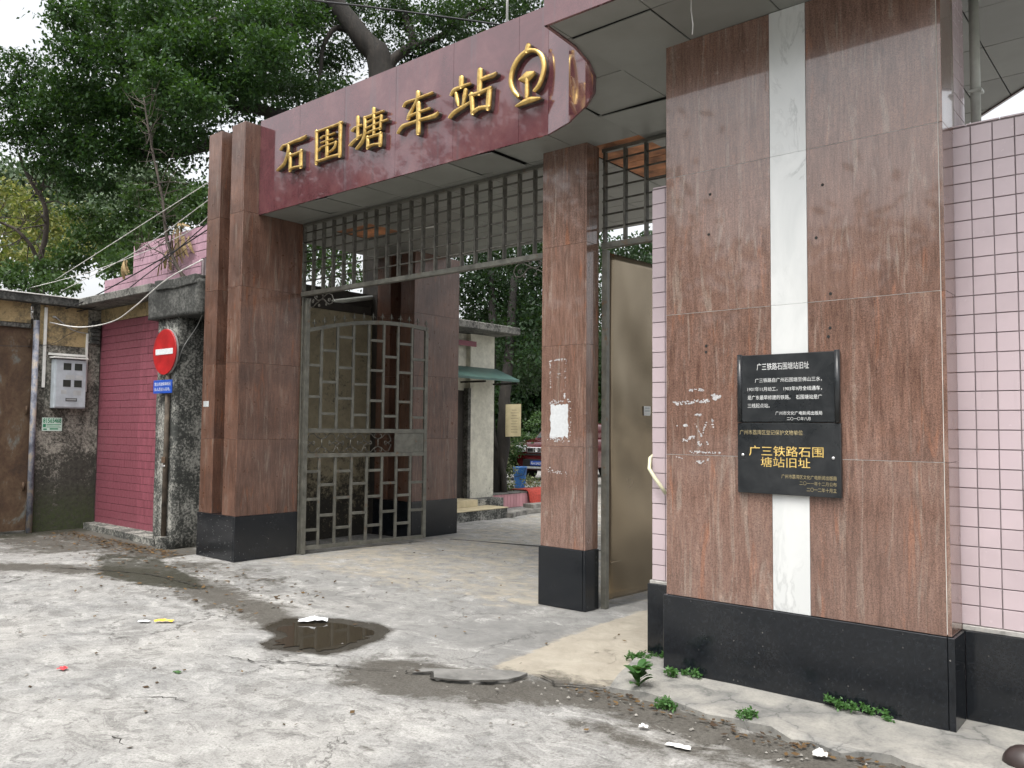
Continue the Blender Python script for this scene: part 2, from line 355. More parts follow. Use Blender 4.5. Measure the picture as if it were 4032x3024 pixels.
    M['coping'] = mould('grey_coping', (0.21, 0.205, 0.185), (0.04, 0.04, 0.036), (0.44, 0.56), 3.5, 24)

    t = NT('rusty_sheet'); g = t.pos(); n = t.noise(t.pos((2.4, 2.4, 1.3)), 1.4, 7, 0.68, 0.4); f = t.noise(g, 22, 6, 0.7)
    c = t.ramp(n, [(0.32, (0.050, 0.030, 0.019)), (0.48, (0.080, 0.046, 0.026)), (0.58, (0.11, 0.070, 0.040)), (0.66, (0.15, 0.155, 0.14)), (0.8, (0.20, 0.21, 0.195))])
    t.P(Base_Color=t.mix(0.5, c, t.ramp(f, [(0.3, (0.5, 0.5, 0.5)), (0.7, (1.3, 1.3, 1.3))]), 'MULTIPLY'), Roughness=0.8).bump(f, 0.3, 0.01); M['rust'] = t.m
    t = NT('peeling_pipe'); g = t.pos((1, 1, 0.7)); n = t.noise(g, 6, 6, 0.7)
    t.P(Base_Color=t.ramp(n, [(0.38, (0.10, 0.105, 0.13)), (0.5, (0.22, 0.235, 0.28)), (0.6, (0.40, 0.34, 0.27))]), Roughness=0.6); M['pipe'] = t.m

    def leaf(name, c1, c2, trans=0.25, rough=0.5):
        t = NT(name); v = t.pos(); n = t.noise(v, 2.2, 3, 0.6); r = t.attr('lv')
        t.b.inputs['Specular IOR Level'].default_value = 0.3; col = t.mix(r, c1, c2); col = t.mix(t.ramp(n, [(0.35, 0.0), (0.7, 0.5)]), col, tuple(x*0.62 for x in c1))
        t.P(Base_Color=col, Roughness=rough)
        tr = t.N.new('ShaderNodeBsdfTranslucent'); mx = t.N.new('ShaderNodeMixShader'); mx.inputs[0].default_value = trans
        t.L(t.mix(0.5, col, (0.10, 0.20, 0.02)), tr.inputs[0]); t.L(t.b.outputs[0], mx.inputs[1]); t.L(tr.outputs[0], mx.inputs[2]); t.L(mx.outputs[0], t.out.inputs['Surface'])
        return t.m
    M['leaf'] = leaf('banyan_leaf', (0.014, 0.040, 0.011), (0.034, 0.088, 0.020))
    M['leaf_dark'] = leaf('dark_leaf', (0.010, 0.026, 0.009), (0.022, 0.055, 0.016), 0.2)
    M['leaf_bush'] = leaf('bush_leaf', (0.024, 0.058, 0.016), (0.065, 0.115, 0.032))
    M['leaf_yel'] = leaf('yellowing_leaf', (0.09, 0.12, 0.035), (0.36, 0.33, 0.08), 0.35)
    M['leaf_far'] = leaf('haze_pale_leaf', (0.085, 0.125, 0.075), (0.14, 0.19, 0.11), 0.2)  # far leaves paled: distance haze put into the leaf colour
    M['leaf_ivy'] = leaf('variegated_leaf', (0.09, 0.14, 0.05), (0.42, 0.42, 0.26), 0.2)
    M['leaf_weed'] = leaf('weed_leaf', (0.05, 0.13, 0.035), (0.10, 0.22, 0.06), 0.3)
    M['leaf_dead'] = leaf('dry_leaf', (0.17, 0.115, 0.055), (0.36, 0.27, 0.14), 0.15, 0.8)
    M['leaf_litter'] = leaf('fallen_leaf', (0.045, 0.028, 0.017), (0.17, 0.10, 0.035), 0.05, 0.8)
    t = NT('bark'); g = t.pos((5, 5, 1.4)); n = t.noise(g, 2.0, 7, 0.7, 0.6)
    t.P(Base_Color=t.ramp(n, [(0.3, (0.008, 0.007, 0.006)), (0.55, (0.018, 0.015, 0.012)), (0.75, (0.042, 0.034, 0.026))]), Roughness=0.9).bump(n, 0.8, 0.03); M['bark'] = t.m
    M['twig'] = plain('dry_twig', (0.06, 0.048, 0.038), 0.9, var=0.25)
    M['soil'] = plain('leafy_soil', (0.07, 0.055, 0.035), 0.95, var=0.35, scale=3, bump=0.5)

    # ground: old concrete; stains and painted warm yard light come from vertex masks
    t = NT('street_concrete'); g = t.pos(); n1 = t.noise(g, 0.7, 6, 0.62, 0.4); n2 = t.noise(g, 5.0, 8, 0.72, 0.5); n3 = t.noise(g, 70, 5, 0.8); n4 = t.noise(t.pos((1.0, 1.5, 1)), 2.6, 8, 0.75, 0.9); n5 = t.noise(t.pos((1, 1.3, 1)), 9.0, 7, 0.75, 0.6)
    c = t.ramp(n2, [(0.32, (0.165, 0.164, 0.160)), (0.5, (0.240, 0.239, 0.231)), (0.68, (0.315, 0.312, 0.300))])
    c = t.mix(t.ramp(n1, [(0.40, 0.0), (0.62, 0.85)]), c, t.ramp(n2, [(0.32, (0.255, 0.25, 0.236)), (0.68, (0.385, 0.377, 0.355))]))
    c = t.mix(t.ramp(n4, [(0.540, 0.0), (0.562, 0.62)]), c, t.ramp(n3, [(0.3, (0.125, 0.123, 0.116)), (0.7, (0.205, 0.20, 0.19))]))
    c = t.mix(t.ramp(n4, [(0.40, 0.5), (0.43, 0.0)]), c, (0.40, 0.395, 0.375))
    c = t.mix(t.ramp(n5, [(0.57, 0.0), (0.60, 0.55)]), c, (0.115, 0.112, 0.105))
    c = t.mix(0.9, c, t.ramp(n3, [(0.33, (0.58, 0.58, 0.58)), (0.5, (1, 1, 1)), (0.68, (1.25, 1.25, 1.25))]), 'MULTIPLY')
    dv = t.N.new('ShaderNodeVectorMath'); dv.operation = 'MULTIPLY_ADD'; t.L(t.noise(g, 2.2, 6, 0.75, 0, True), dv.inputs[0]); dv.inputs[1].default_value = (0.6, 0.6, 0.0); t.L(g, dv.inputs[2])
    cr = t.ramp(t.voro(dv.outputs[0], 1.25), [(0.0, 1.0), (0.009, 0.0)])
    crm = t.ramp(t.noise(g, 1.3, 3, 0.5), [(0.51, 0.0), (0.57, 1.0)]); crk = t.math('MULTIPLY', cr, crm)
    c = t.mix(t.math('MULTIPLY', crk, 0.8), c, (0.05, 0.047, 0.04))
    dk = t.attr('dirt'); wt = t.attr('wet'); cm = t.attr('cream'); sm = t.attr('smooth'); ms = t.attr('moss')
    wob = t.math('ADD', t.math('MULTIPLY', t.math('SUBTRACT', n2, 0.5), 1.5), t.math('MULTIPLY', t.math('SUBTRACT', n4, 0.5), 1.2))
    edge = lambda m, lo=0.22, hi=0.58: t.math('MULTIPLY', t.ramp(t.math('ADD', m, wob), [(lo, 0.0), (hi, 1.0)]), t.ramp(m, [(0.0, 0.0), (0.15, 1.0)]))
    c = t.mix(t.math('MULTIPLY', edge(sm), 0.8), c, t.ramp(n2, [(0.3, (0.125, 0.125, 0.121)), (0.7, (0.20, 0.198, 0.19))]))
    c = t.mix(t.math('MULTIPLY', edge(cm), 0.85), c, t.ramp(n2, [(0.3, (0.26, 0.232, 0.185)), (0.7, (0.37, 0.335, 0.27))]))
    c = t.mix(t.math('MULTIPLY', edge(dk), 0.88), c, t.ramp(n3, [(0.3, (0.028, 0.025, 0.020)), (0.7, (0.100, 0.092, 0.078))]))
    c = t.mix(t.math('MULTIPLY', edge(ms), 0.85), c, t.ramp(n3, [(0.3, (0.014, 0.014, 0.009)), (0.7, (0.050, 0.049, 0.036))]))
    we = t.ramp(t.math('ADD', wt, t.math('MULTIPLY', wob, 0.35)), [(0.28, 0.0), (0.5, 1.0)])
    c = t.mix(t.math('MULTIPLY', we, 0.9), c, (0.030, 0.026, 0.019))
    t.P(Base_Color=c, Roughness=t.mix(we, t.ramp(n3, [(0.3, 0.7), (0.7, 0.9)]), (0.22, 0.22, 0.22)))
    hh = t.math('ADD', t.math('MULTIPLY', n3, 0.35), t.math('SUBTRACT', t.math('MULTIPLY', n2, 0.9), t.math('MULTIPLY', crk, 0.6)))
    t.b.inputs['Specular IOR Level'].default_value = 0.12; t.bump(hh, 0.75, 0.015); M['ground'] = t.m
    M['lip'] = plain('patched_concrete', (0.165, 0.162, 0.152), 0.85, var=0.2, scale=5, bump=0.4); M['crack'] = plain('crack_dirt_and_shade', (0.022, 0.020, 0.016), 0.95)

    t = NT('apron_concrete'); g = t.pos(); n2 = t.noise(g, 4.0, 7, 0.68, 0.5); n3 = t.noise(g, 60, 5, 0.75)
    c = t.ramp(n2, [(0.34, (0.125, 0.125, 0.118)), (0.46, (0.22, 0.215, 0.198)), (0.7, (0.30, 0.29, 0.26))])
    c = t.mix(0.6, c, t.ramp(n3, [(0.33, (0.7, 0.7, 0.7)), (0.5, (1, 1, 1)), (0.68, (1.15, 1.15, 1.15))]), 'MULTIPLY')
    dv = t.N.new('ShaderNodeVectorMath'); dv.operation = 'MULTIPLY_ADD'; t.L(t.noise(g, 3, 5, 0.7, 0, True), dv.inputs[0]); dv.inputs[1].default_value = (0.25, 0.25, 0.0); t.L(g, dv.inputs[2])
    cr = t.ramp(t.voro(dv.outputs[0], 2.2), [(0.0, 1.0), (0.018, 0.0)]); blot = t.ramp(t.voro(dv.outputs[0], 2.2), [(0.0, 0.8), (0.10, 0.35), (0.2, 0.0)])
    bm_ = t.ramp(t.noise(g, 1.6, 4, 0.6), [(0.44, 0.0), (0.56, 1.0)])
    c = t.mix(t.math('MULTIPLY', blot, bm_), c, (0.15, 0.15, 0.145)); c = t.mix(t.math('MULTIPLY', t.math('MULTIPLY', cr, bm_), 0.55), c, (0.05, 0.05, 0.045))
    t.b.inputs['Specular IOR Level'].default_value = 0.2; t.P(Base_Color=c, Roughness=0.85).bump(t.math('ADD', t.math('MULTIPLY', n3, 0.35), t.math('MULTIPLY', n2, 0.9)), 0.5, 0.012); M['apron'] = t.m
    t = NT('puddle_water'); t.P(Base_Color=(0.030, 0.025, 0.018, 1), Roughness=0.03); t.b.inputs['IOR'].default_value = 1.33; M['water'] = t.m
build_mats()

# ================================================================== SETTING
def seg_dist(px, py, poly, closed=False):
    d = np.full(px.shape, 1e9); n = len(poly)
    for i in range(n if closed else n-1):
        ax, ay = poly[i]; bx, by = poly[(i+1) % n]; dx, dy = bx-ax, by-ay
        t = np.clip(((px-ax)*dx+(py-ay)*dy)/(dx*dx+dy*dy+1e-12), 0, 1)
        d = np.minimum(d, np.hypot(px-ax-t*dx, py-ay-t*dy))
    return d
def inside(px, py, poly):
    r = np.zeros(px.shape, bool); n = len(poly)
    for i in range(n):
        ax, ay = poly[i]; bx, by = poly[(i+1) % n]
        if ay == by: continue
        c = ((ay > py) != (by > py)) & (px < (bx-ax)*(py-ay)/(by-ay)+ax); r ^= c
    return r
PUDDLE = [(-5.79,3.87),(-5.9,4.14),(-5.74,4.36),(-5.48,4.48),(-5.13,4.53),(-4.98,4.46),(-4.87,4.26),(-4.8,4.02),(-4.81,3.7),(-5.04,3.63),(-5.22,3.55),(-5.38,3.58),(-5.53,3.81)]
GUTTER = [(-10.6,3.3),(-10.29,3.46),(-9.91,3.89),(-9.2,4.25),(-8.74,4.42),(-7.88,4.42),(-7.47,4.29),(-6.86,4.21),(-6.42,4.22),(-5.93,4.07)]
OLIVE = [(-10.38,4.66),(-9.8,4.95),(-8.49,4.66),(-7.64,4.39),(-8.1,4.1),(-9.13,4.06)]
DIRT = [(-4.25,3.7),(-3.95,3.68),(-3.7,3.86),(-3.28,4.12),(-2.7,4.22),(-2.2,4.17),(-1.69,4.16),(-1.14,4.22),(0.5,4.25)]
def make_ground():
    dx = 0.035
    xs = np.concatenate([np.array([-260,-160,-100,-70,-50,-40,-32,-26,-22,-19]), np.arange(-17, 1.0, dx), np.array([1.5,3,6,10,16,25,40,70,120,200])])
    ys = np.concatenate([np.array([-200,-120,-70,-40,-25,-16,-10,-6,-3,-1]), np.arange(0.3, 10.6, dx), np.array([11,12,13,14.5,16,18,20,23,26,30,40,60,100,180,260])])
    X, Y = np.meshgrid(xs, ys); x = X.ravel(); y = Y.ravel()
    near = (x > -17.1) & (x < 1.1) & (y > 0.2) & (y < 10.7)
    nz = np.zeros(x.size)
    for i in np.nonzero(near)[0][::1]:
        pass
    # cheap smooth relief from a few sines, flattened by the gate
    rel = 0.006*np.sin(1.3*x+0.7*y)+0.005*np.sin(0.6*x-1.7*y+1.0)+0.003*np.sin(3.1*x+2.3*y)
    rel = np.where(near, rel, 0) - 0.004
    pd = seg_dist(x, y, PUDDLE, True); ins = inside(x, y, PUDDLE)
    bowl = np.where(ins, np.minimum(pd, 0.3)/0.3, 0)
    z = rel*np.clip(np.abs(y-5.5)/1.2, 0.25, 1) - 0.010*bowl
    nx, ny = len(xs), len(ys)
    idx = np.arange(nx*ny).reshape(ny, nx)
    f = np.stack([idx[:-1, :-1], idx[:-1, 1:], idx[1:, 1:], idx[1:, :-1]], -1).reshape(-1, 4)
    m = bpy.data.meshes.new('ground')
    m.vertices.add(nx*ny); m.vertices.foreach_set('co', np.stack([x, y, z], 1).ravel().astype(np.float32))
    m.loops.add(f.size); m.loops.foreach_set('vertex_index', f.ravel().astype(np.int32))
    m.polygons.add(len(f)); m.polygons.foreach_set('loop_start', np.arange(0, f.size, 4, dtype=np.int32)); m.polygons.foreach_set('loop_total', np.full(len(f), 4, dtype=np.int32))
    m.update(); m.validate()
    def A(name, val):
        a = m.attributes.new(name, 'FLOAT', 'POINT'); a.data.foreach_set('value', val.astype(np.float32))
    fall = lambda d, w: np.clip(1-d/w, 0, 1)
    wob = 0.5+0.5*np.sin(2.1*x+1.3*np.sin(1.7*y))*np.sin(1.9*y+0.7*x)
    wet = np.where(ins, 0.5+np.clip(pd/0.12, 0, 1)*0.5, fall(pd, 0.14)*0.5)
    gd = seg_dist(x, y, GUTTER)
    dirt = np.maximum(fall(gd, 0.36+0.28*wob)*0.85, fall(np.abs(seg_dist(x, y, DIRT)), 0.30+0.36*wob)*0.95)
    dirt = np.maximum(dirt, np.where(y < 4.25, fall(np.abs(y-(3.80-0.06*(x+2))), 0.50)*0.50*np.clip((x+3.4)/1.0, 0, 1), 0))
    dirt = np.maximum(dirt, fall(np.hypot(x+4.15, y-3.40), 0.20)*0.75)
    dirt = np.maximum(dirt, fall(np.hypot((x+8.9)/1.6, y-5.0), 0.75)*0.62)
    # along the old walls and round the plinths
    dirt = np.maximum(dirt, np.clip((4.3-np.abs(x+12.6)*0.0-0)*0, 0, 0))
    dirt = np.maximum(dirt, np.where(x < -9.7, fall(np.abs(y-5.30), 1.25)*0.85, 0))
    dirt = np.maximum(dirt, np.where(x < -11, fall(np.abs(y-4.6), 1.0)*0.72, 0))
    for q in range(26):
        cx, cy, rr = rng.uniform(-8, -1.5), rng.uniform(1.6, 4.0), rng.uniform(0.03, 0.09)
        dirt = np.maximum(dirt, fall(np.hypot(x-cx, (y-cy)*1.3), rr)*0.62)
    moss = np.where(inside(x, y, OLIVE), 0.60+0.3*wob, fall(seg_dist(x, y, OLIVE, True), 0.25)*0.42)
    moss = np.maximum(moss, np.where(x < -12.3, fall(np.abs(x+13.3), 0.7)*0.75, 0))
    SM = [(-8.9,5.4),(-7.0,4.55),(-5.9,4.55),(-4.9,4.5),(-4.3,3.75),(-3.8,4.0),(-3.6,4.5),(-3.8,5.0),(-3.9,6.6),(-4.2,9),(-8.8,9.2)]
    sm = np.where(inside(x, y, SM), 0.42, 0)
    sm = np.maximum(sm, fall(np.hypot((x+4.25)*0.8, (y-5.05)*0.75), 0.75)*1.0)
    CR = [(-3.73,4.30),(-3.78,4.87),(-3.85,5.69),(-3.85,7.0),(-2.6,7.0),(-2.75,4.7),(-2.95,4.42),(-3.3,4.36)]
    cm = np.where(inside(x, y, CR), 0.95, fall(seg_dist(x, y, CR, True), 0.10)*0.4)
    dirt = np.maximum(dirt, fall(np.hypot((x+8.0)/1.5, (y-5.0)/0.8), 1.0)*0.45)
    YARD_GLOW = [(-8.6,5.9),(-4.9,5.9),(-4.3,6.6),(-4.0,9.5),(-9.5,30),(-20,30),(-9.5,12),(-8.7,9.2)]
    cm = np.maximum(cm, np.where(inside(x, y, YARD_GLOW), 0.30+0.12*wob, fall(seg_dist(x, y, YARD_GLOW, True), 0.5)*0.28))  # warm light on the ground inside the gate, painted as cream tone
    cm = np.maximum(cm, np.clip(fall(np.hypot((x+7.0)/2.6, (y-4.0)/0.9), 1.0), 0, 1)*0.0)
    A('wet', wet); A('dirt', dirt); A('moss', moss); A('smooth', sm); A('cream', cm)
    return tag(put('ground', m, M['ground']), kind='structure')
make_ground()

# water standing in the hollow (shrunk outline with wobble)
cx = sum(p[0] for p in PUDDLE)/len(PUDDLE); cy = sum(p[1] for p in PUDDLE)/len(PUDDLE)
pp = []
for i in range(len(PUDDLE)):
    a, b = PUDDLE[i], PUDDLE[(i+1) % len(PUDDLE)]
    for k in range(4):
        u = k/4; x, y = a[0]*(1-u)+b[0]*u, a[1]*(1-u)+b[1]*u
        s = 0.80+0.09*math.sin(i*2.3+k*1.9)+0.05*math.sin(k*3.7+i*5.1); pp.append((cx+(x-cx)*s, cy+(y-cy)*s))
tag(put('puddle', mesh('puddle', [(x-cx, y-cy, 0) for x, y in pp], [tuple(range(len(pp)))[::-1]]), M['water'], None, (cx, cy, -0.0035)), kind='structure')

# raised concrete of the gateway: broken front edge, 2 cm step
EDGE = [(-5.02,3.27),(-4.76,3.45),(-4.33,3.65),(-4.09,3.81),(-4.02,3.78),(-3.94,3.91),(-3.84,3.82),(-3.67,3.89),(-3.56,3.99),(-3.46,4.11),(-3.45,4.29)]
lip = [(-4.02,3.80),(-3.94,3.915),(-3.84,3.82),(-3.75,3.85),(-3.67,3.89),(-3.61,3.95),(-3.56,3.99),(-3.50,4.05),(-3.46,4.11),(-3.44,4.20),(-3.45,4.29),(-3.56,4.27),(-3.70,4.16),(-3.83,4.06),(-3.95,3.98),(-4.04,3.90)]
MB().prism(lip, -0.03, 0.006).put('gateway_kerb', M['lip']); tag(bpy.data.objects['gateway_kerb'], kind='structure')
# open cracks in the concrete; the widest also paints the patch's edge shadow
def crack(pts, w, seed):
    R = random.Random(seed); Q = []
    for i in range(len(pts)-1):
        n = max(2, int(math.hypot(pts[i+1][0]-pts[i][0], pts[i+1][1]-pts[i][1])/0.035))
        for k in range(n): u = k/n; Q.append((pts[i][0]*(1-u)+pts[i+1][0]*u+R.gauss(0, 0.009), pts[i][1]*(1-u)+pts[i+1][1]*u+R.gauss(0, 0.009)))
    Q.append(pts[-1]); v = []; f = []
    for i, (x, y) in enumerate(Q):
        a, b = Q[max(0, i-1)], Q[min(len(Q)-1, i+1)]; dx, dy = b[0]-a[0], b[1]-a[1]; l = math.hypot(dx, dy)+1e-9; ww = w*R.uniform(0.25, 1.2)*math.sin(math.pi*(i+0.6)/(len(Q)+0.2))**0.5
        v += [(x-dy/l*ww, y+dx/l*ww, 0.0135), (x+dy/l*ww, y-dx/l*ww, 0.0135)]
        if i: f.append((2*i-2, 2*i, 2*i+1, 2*i-1))
    mb = MB(); mb.add(v, f); mb.v = [(x, y, 0.0045) for x, y, z in mb.v]; tag(mb.put('pavement_crack', M['crack']), kind='structure')
for i, (P_, w_) in enumerate((([(-5.3,3.2),(-5.02,3.27),(-4.76,3.45),(-4.33,3.65),(-4.09,3.79)], 0.008), ([(-4.10,3.80),(-4.03,3.78),(-3.94,3.90),(-3.84,3.80),(-3.67,3.87),(-3.56,3.97),(-3.45,4.09),(-3.43,4.26)], 0.020), ([(-3.43,4.26),(-3.37,4.33),(-3.18,4.25),(-3.02,4.31),(-2.86,4.36)], 0.009),
        ([(-10.6,3.30),(-10.29,3.46),(-9.91,3.89),(-9.2,4.24),(-8.74,4.40),(-7.88,4.40),(-7.5,4.28)], 0.013), ([(-4.95,2.30),(-4.72,2.52),(-4.5,2.55)], 0.004), ([(-4.55,1.85),(-4.4,2.02),(-4.2,2.0)], 0.006))): crack(P_, w_, i)
# concrete skirt at the foot of the plinths, broken outer edge
sk = [(-2.86,4.36),(-2.74,4.34),(-2.6,4.36),(-2.45,4.37),(-2.32,4.34),(-2.18,4.31),(-2.02,4.32),(-1.93,4.30),(-1.81,4.31),(-1.69,4.27),(-1.59,4.29),(-1.43,4.25),(-1.31,4.28),(-1.22,4.33),(-1.15,4.31),(-0.9,4.33),(-0.4,4.30),(0.6,4.34)]
top = [(x, 5.12) for x in (0.6,-0.4,-0.9)] + [(-1.2,5.12),(-2.5,5.12),(-3.02,5.12),(-3.02,4.92),(-2.95,4.70),(-2.90,4.52)]
ring = sk + top
v = []; f = []
n = len(ring)
for x, y in ring: v.append((x, y, -0.04))
for i, (x, y) in enumerate(ring):
    h = 0.028+0.012*math.sin(x*9)+0.008*math.sin(x*23) if i < len(sk) else 0.055
    v.append((x, y, h))
f = [tuple(range(n, 2*n))] + [(i, (i+1) % n, n+(i+1) % n, n+i) for i in range(n)]
mb = MB(); mb.add(v, f); tag(mb.put('plinth_skirt', M['apron']), kind='structure')
# dark slot across the gateway at the back pillars
tag(slab('drain_slot', M['void'], None, -8.7, -4.2, -0.02, 0.02, 0.001, 0.006, 0.001), kind='structure')
o = bpy.data.objects['drain_slot']; o.location.y = 9.18; o.location.x = -6.2; o.rotation_euler.z = math.atan2(0.35, 1.23)*0.9

# earth bank behind the old walls
def hill_mesh():
    xs = np.linspace(-70, -13.2, 46); ys = np.linspace(5.9, 70, 46); v = []; f = []
    for yy in ys:
        for xx in xs:
            lim = -13.6-0.97*(yy-6); t = max(0, min(1, (lim-xx)/2.5)) if yy > 7.5 else 1
            z = (3.25+0.085*max(0, -xx-13)*1.0+0.06*(yy-6))*t + 0.15*math.sin(xx*1.3)*math.sin(yy*1.1)
            v.append((xx, yy, z if t > 0 else -0.3))
    nx = len(xs)
    for j in range(len(ys)-1):
        for i in range(nx-1): f.append((j*nx+i, j*nx+i+1, (j+1)*nx+i+1, (j+1)*nx+i))
    return mesh('hill', v, f, True)
tag(put('hill', hill_mesh(), M['soil']), kind='structure')

# ================================================================== GATE PORTICO
ZS = [0.53, 1.44, 2.36, 3.28, 4.19]          # slab joints
J = 0.0009
gate = thing('gate_portico', 'granite station gateway with maroon fascia, pillars and deep flat canopy', 'gateway', (-6, 6, 0))
def pillar_pair(y0, y1, ztop, label):
    """pillar with two projecting front strips and a groove between them"""
    p = MB().box(-9.615, -8.845, y0+0.205, y1-0.01, 0.02, ztop-0.02).put('pillar', M['granite_worn'], gate); p['label'] = label
    zs = [z for z in ZS if z < ztop-0.2] + [ztop]
    for a, b in zip(zs[:-1], zs[1:]):
        slab('granite_slab', M['granite_worn'], p, -9.64, -9.345, y0, y0+0.2, a+J, b-J, c=0.0012)
        slab('granite_slab', M['granite_worn'], p, -9.11, -8.843, y0, y0+0.2, a+J, b-J, c=0.0012)
        slab('granite_slab', M['granite_worn'], p, -8.841, -8.82, y0+0.001, y1, a+J, b-J, c=0.0012)
    slab('plinth_slab', M['black'], p, -9.655, -8.842, y0-0.012, y0+0.24, 0, 0.528)
    slab('plinth_slab', M['black'], p, -8.840, -8.808, y0-0.010, y1, 0, 0.528)
    return p
pillar_pair(5.44, 6.305, 5.29, 'brown granite pillar with two vertical strips, at the street side')
pillar_pair(8.27, 9.21, 4.19, 'shaded brown granite pillar behind the barred gate leaf')
p = MB().box(-4.70, -4.25, 6.08, 6.24, 0.02, 4.2).put('pillar', M['mortar'], gate); p['label'] = 'slim granite pillar carrying a white painted-over patch'
for a, b in zip(ZS[:-1], ZS[1:]):
    slab('granite_slab', M['granite'], p, -4.725, -4.247, 6.05, 6.075, a+J, b-J, c=0.0012)
    slab('granite_slab', M['granite'], p, -4.245, -4.225, 6.051, 6.245, a+J, b-J, c=0.0012)
slab('plinth_slab', M['black'], p, -4.738, -4.246, 6.036, 6.075, 0, 0.528); slab('plinth_slab', M['black'], p, -4.244, -4.212, 6.038, 6.245, 0, 0.528)
midp = p
p = MB().box(-2.72, -1.08, 4.88, 5.085, 0.02, 4.2).put('pillar', M['mortar'], gate); p['label'] = 'broad granite pillar with white marble stripe and two black plaques'
bigp = p
for a, b in zip(ZS[:-1], ZS[1:]):
    b2 = 4.186 if b > 4.1 else b
    slab('granite_slab', M['granite'], p, -2.74, -2.021, 4.85, 4.875, a+J, b2-J, c=0.0012)
    slab('marble_slab', M['marble'], p, -2.019, -1.796, 4.849, 4.874, a+J/2, b2-J/2, c=0.0012)
    slab('granite_slab', M['granite'], p, -1.794, -1.078, 4.85, 4.875, a+J, b2-J, c=0.0012)
    slab('granite_slab', M['granite'], p, -1.075, -1.055, 4.851, 5.088 if a < 3.2 else 5.135, a+J, b2-J, c=0.0012)
slab('sealant_joint', M['whiteish'], p, -1.0785, -1.0755, 4.850, 4.856, 0.54, 4.18, 0.0008)
slab('plinth_slab', M['black'], p, -2.755, -1.076, 4.834, 4.875, 0.0, 0.528); slab('plinth_slab', M['black'], p, -1.074, -1.040, 4.836, 5.075, 0.0, 0.528)
for z in ZS[1:4]:
    for x0, x1 in ((-2.738,-2.022),(-1.793,-1.080)): slab('joint_filler', M['mortar'], p, x0, x1, 4.8494, 4.856, z-0.0011, z+0.0011, 0.0003)
# bolt holes left in the slabs
for x, z in ((-2.42,3.12),(-2.43,2.86),(-2.45,2.14),(-2.452,2.10),(-1.70,3.05),(-1.74,2.74),(-1.66,2.40),(-1.665,2.20),(-1.675,2.15)):
    h = MB().lathe([(0.009, 0), (0.009, 0.002)], 10).mesh('bolt_hole'); put('bolt_hole', h, M['void'], p, (x, 4.8495, z), rot=(math.pi/2, 0, 0))

# white paint smears: ragged flakes 1 mm proud
def flakes(rows, y, seed):
    r = random.Random(seed); mb = MB()
    for (x0, z0, x1, z1, w, n, sz) in rows:
        for i in range(n):
            t = r.random(); x = x0+(x1-x0)*t+r.gauss(0, w*0.5); z = z0+(z1-z0)*t+r.gauss(0, w*0.5)
            a0 = r.random()*6; k = r.randint(5, 7); s = sz*r.uniform(0.35, 1.2)
            ax = r.uniform(0.8, 2.2)
            pts = [(x+math.cos(a0+6.283*q/k)*s*ax*r.uniform(0.6, 1.1), z+math.sin(a0+6.283*q/k)*s*r.uniform(0.6, 1.1)) for q in range(k)]
            c0 = len(mb.v); mb.v += [(px, y-r.uniform(0.0006, 0.0014), pz) for px, pz in pts]; mb.f.append(tuple(range(c0, c0+k))[::-1])
    return mb
r = random.Random(5)
pts = []
for i in range(44):
    u = i/44*4; s = int(u); t = u-s; x, z = [(-4.62+0.2*t, 1.525), (-4.42, 1.525+0.295*t), (-4.42-0.2*t, 1.82), (-4.62, 1.82-0.295*t)][s]
    pts.append((x+r.gauss(0, 0.0035), z+r.gauss(0, 0.006 if s in (0, 2) else 0.002)))
mb = MB(); mb.add([(x, 6.0490, z) for x, z in pts]+[(x, 6.0497, z) for x, z in pts], [tuple(range(44)), tuple(range(44, 88))[::-1]]+[(i, (i+1) % 44, 44+(i+1) % 44, 44+i) for i in range(44)])
mb.put('white_paint_patch', M['whitepaint'], midp)
flakes([(-4.63,1.84,-4.40,1.85,0.018,34,0.006),(-4.62,1.51,-4.42,1.50,0.02,44,0.007),(-4.395,1.80,-4.395,1.55,0.008,16,0.005),(-4.46,1.92,-4.455,1.87,0.006,12,0.007),
        (-4.63,2.225,-4.44,2.235,0.007,34,0.006),(-4.625,2.23,-4.62,1.98,0.006,30,0.005),(-4.44,2.22,-4.46,1.96,0.01,16,0.004),(-4.56,2.06,-4.52,2.10,0.03,12,0.004),(-4.66,1.225,-4.43,1.195,0.02,36,0.005)], 6.0494, 2).put('paint_smear', M['smear'], midp)['kind'] = 'stuff'
flakes([(-2.70,1.775,-2.43,1.785,0.012,70,0.006),(-2.41,1.815,-2.36,1.81,0.012,26,0.009),(-2.58,1.86,-2.46,1.855,0.01,26,0.005),(-2.53,1.70,-2.485,1.695,0.006,16,0.005),(-2.53,1.64,-2.485,1.56,0.006,20,0.004),(-2.45,1.65,-2.49,1.55,0.006,18,0.004),(-2.41,1.67,-2.405,1.62,0.005,14,0.005),(-2.60,1.632,-2.598,1.628,0.003,4,0.009),(-2.66,1.63,-2.66,1.626,0.002,3,0.006),(-2.62,1.53,-2.54,1.56,0.01,26,0.005),(-2.51,1.52,-2.49,1.50,0.008,12,0.005),(-2.45,1.53,-2.44,1.51,0.004,8,0.005),(-2.57,1.462,-2.35,1.455,0.008,50,0.005),(-2.52,1.39,-2.44,1.41,0.012,22,0.005),(-2.66,1.43,-2.62,1.41,0.01,8,0.004)], 4.8494, 4).put('paint_smear', M['smear'], bigp)['kind'] = 'stuff'

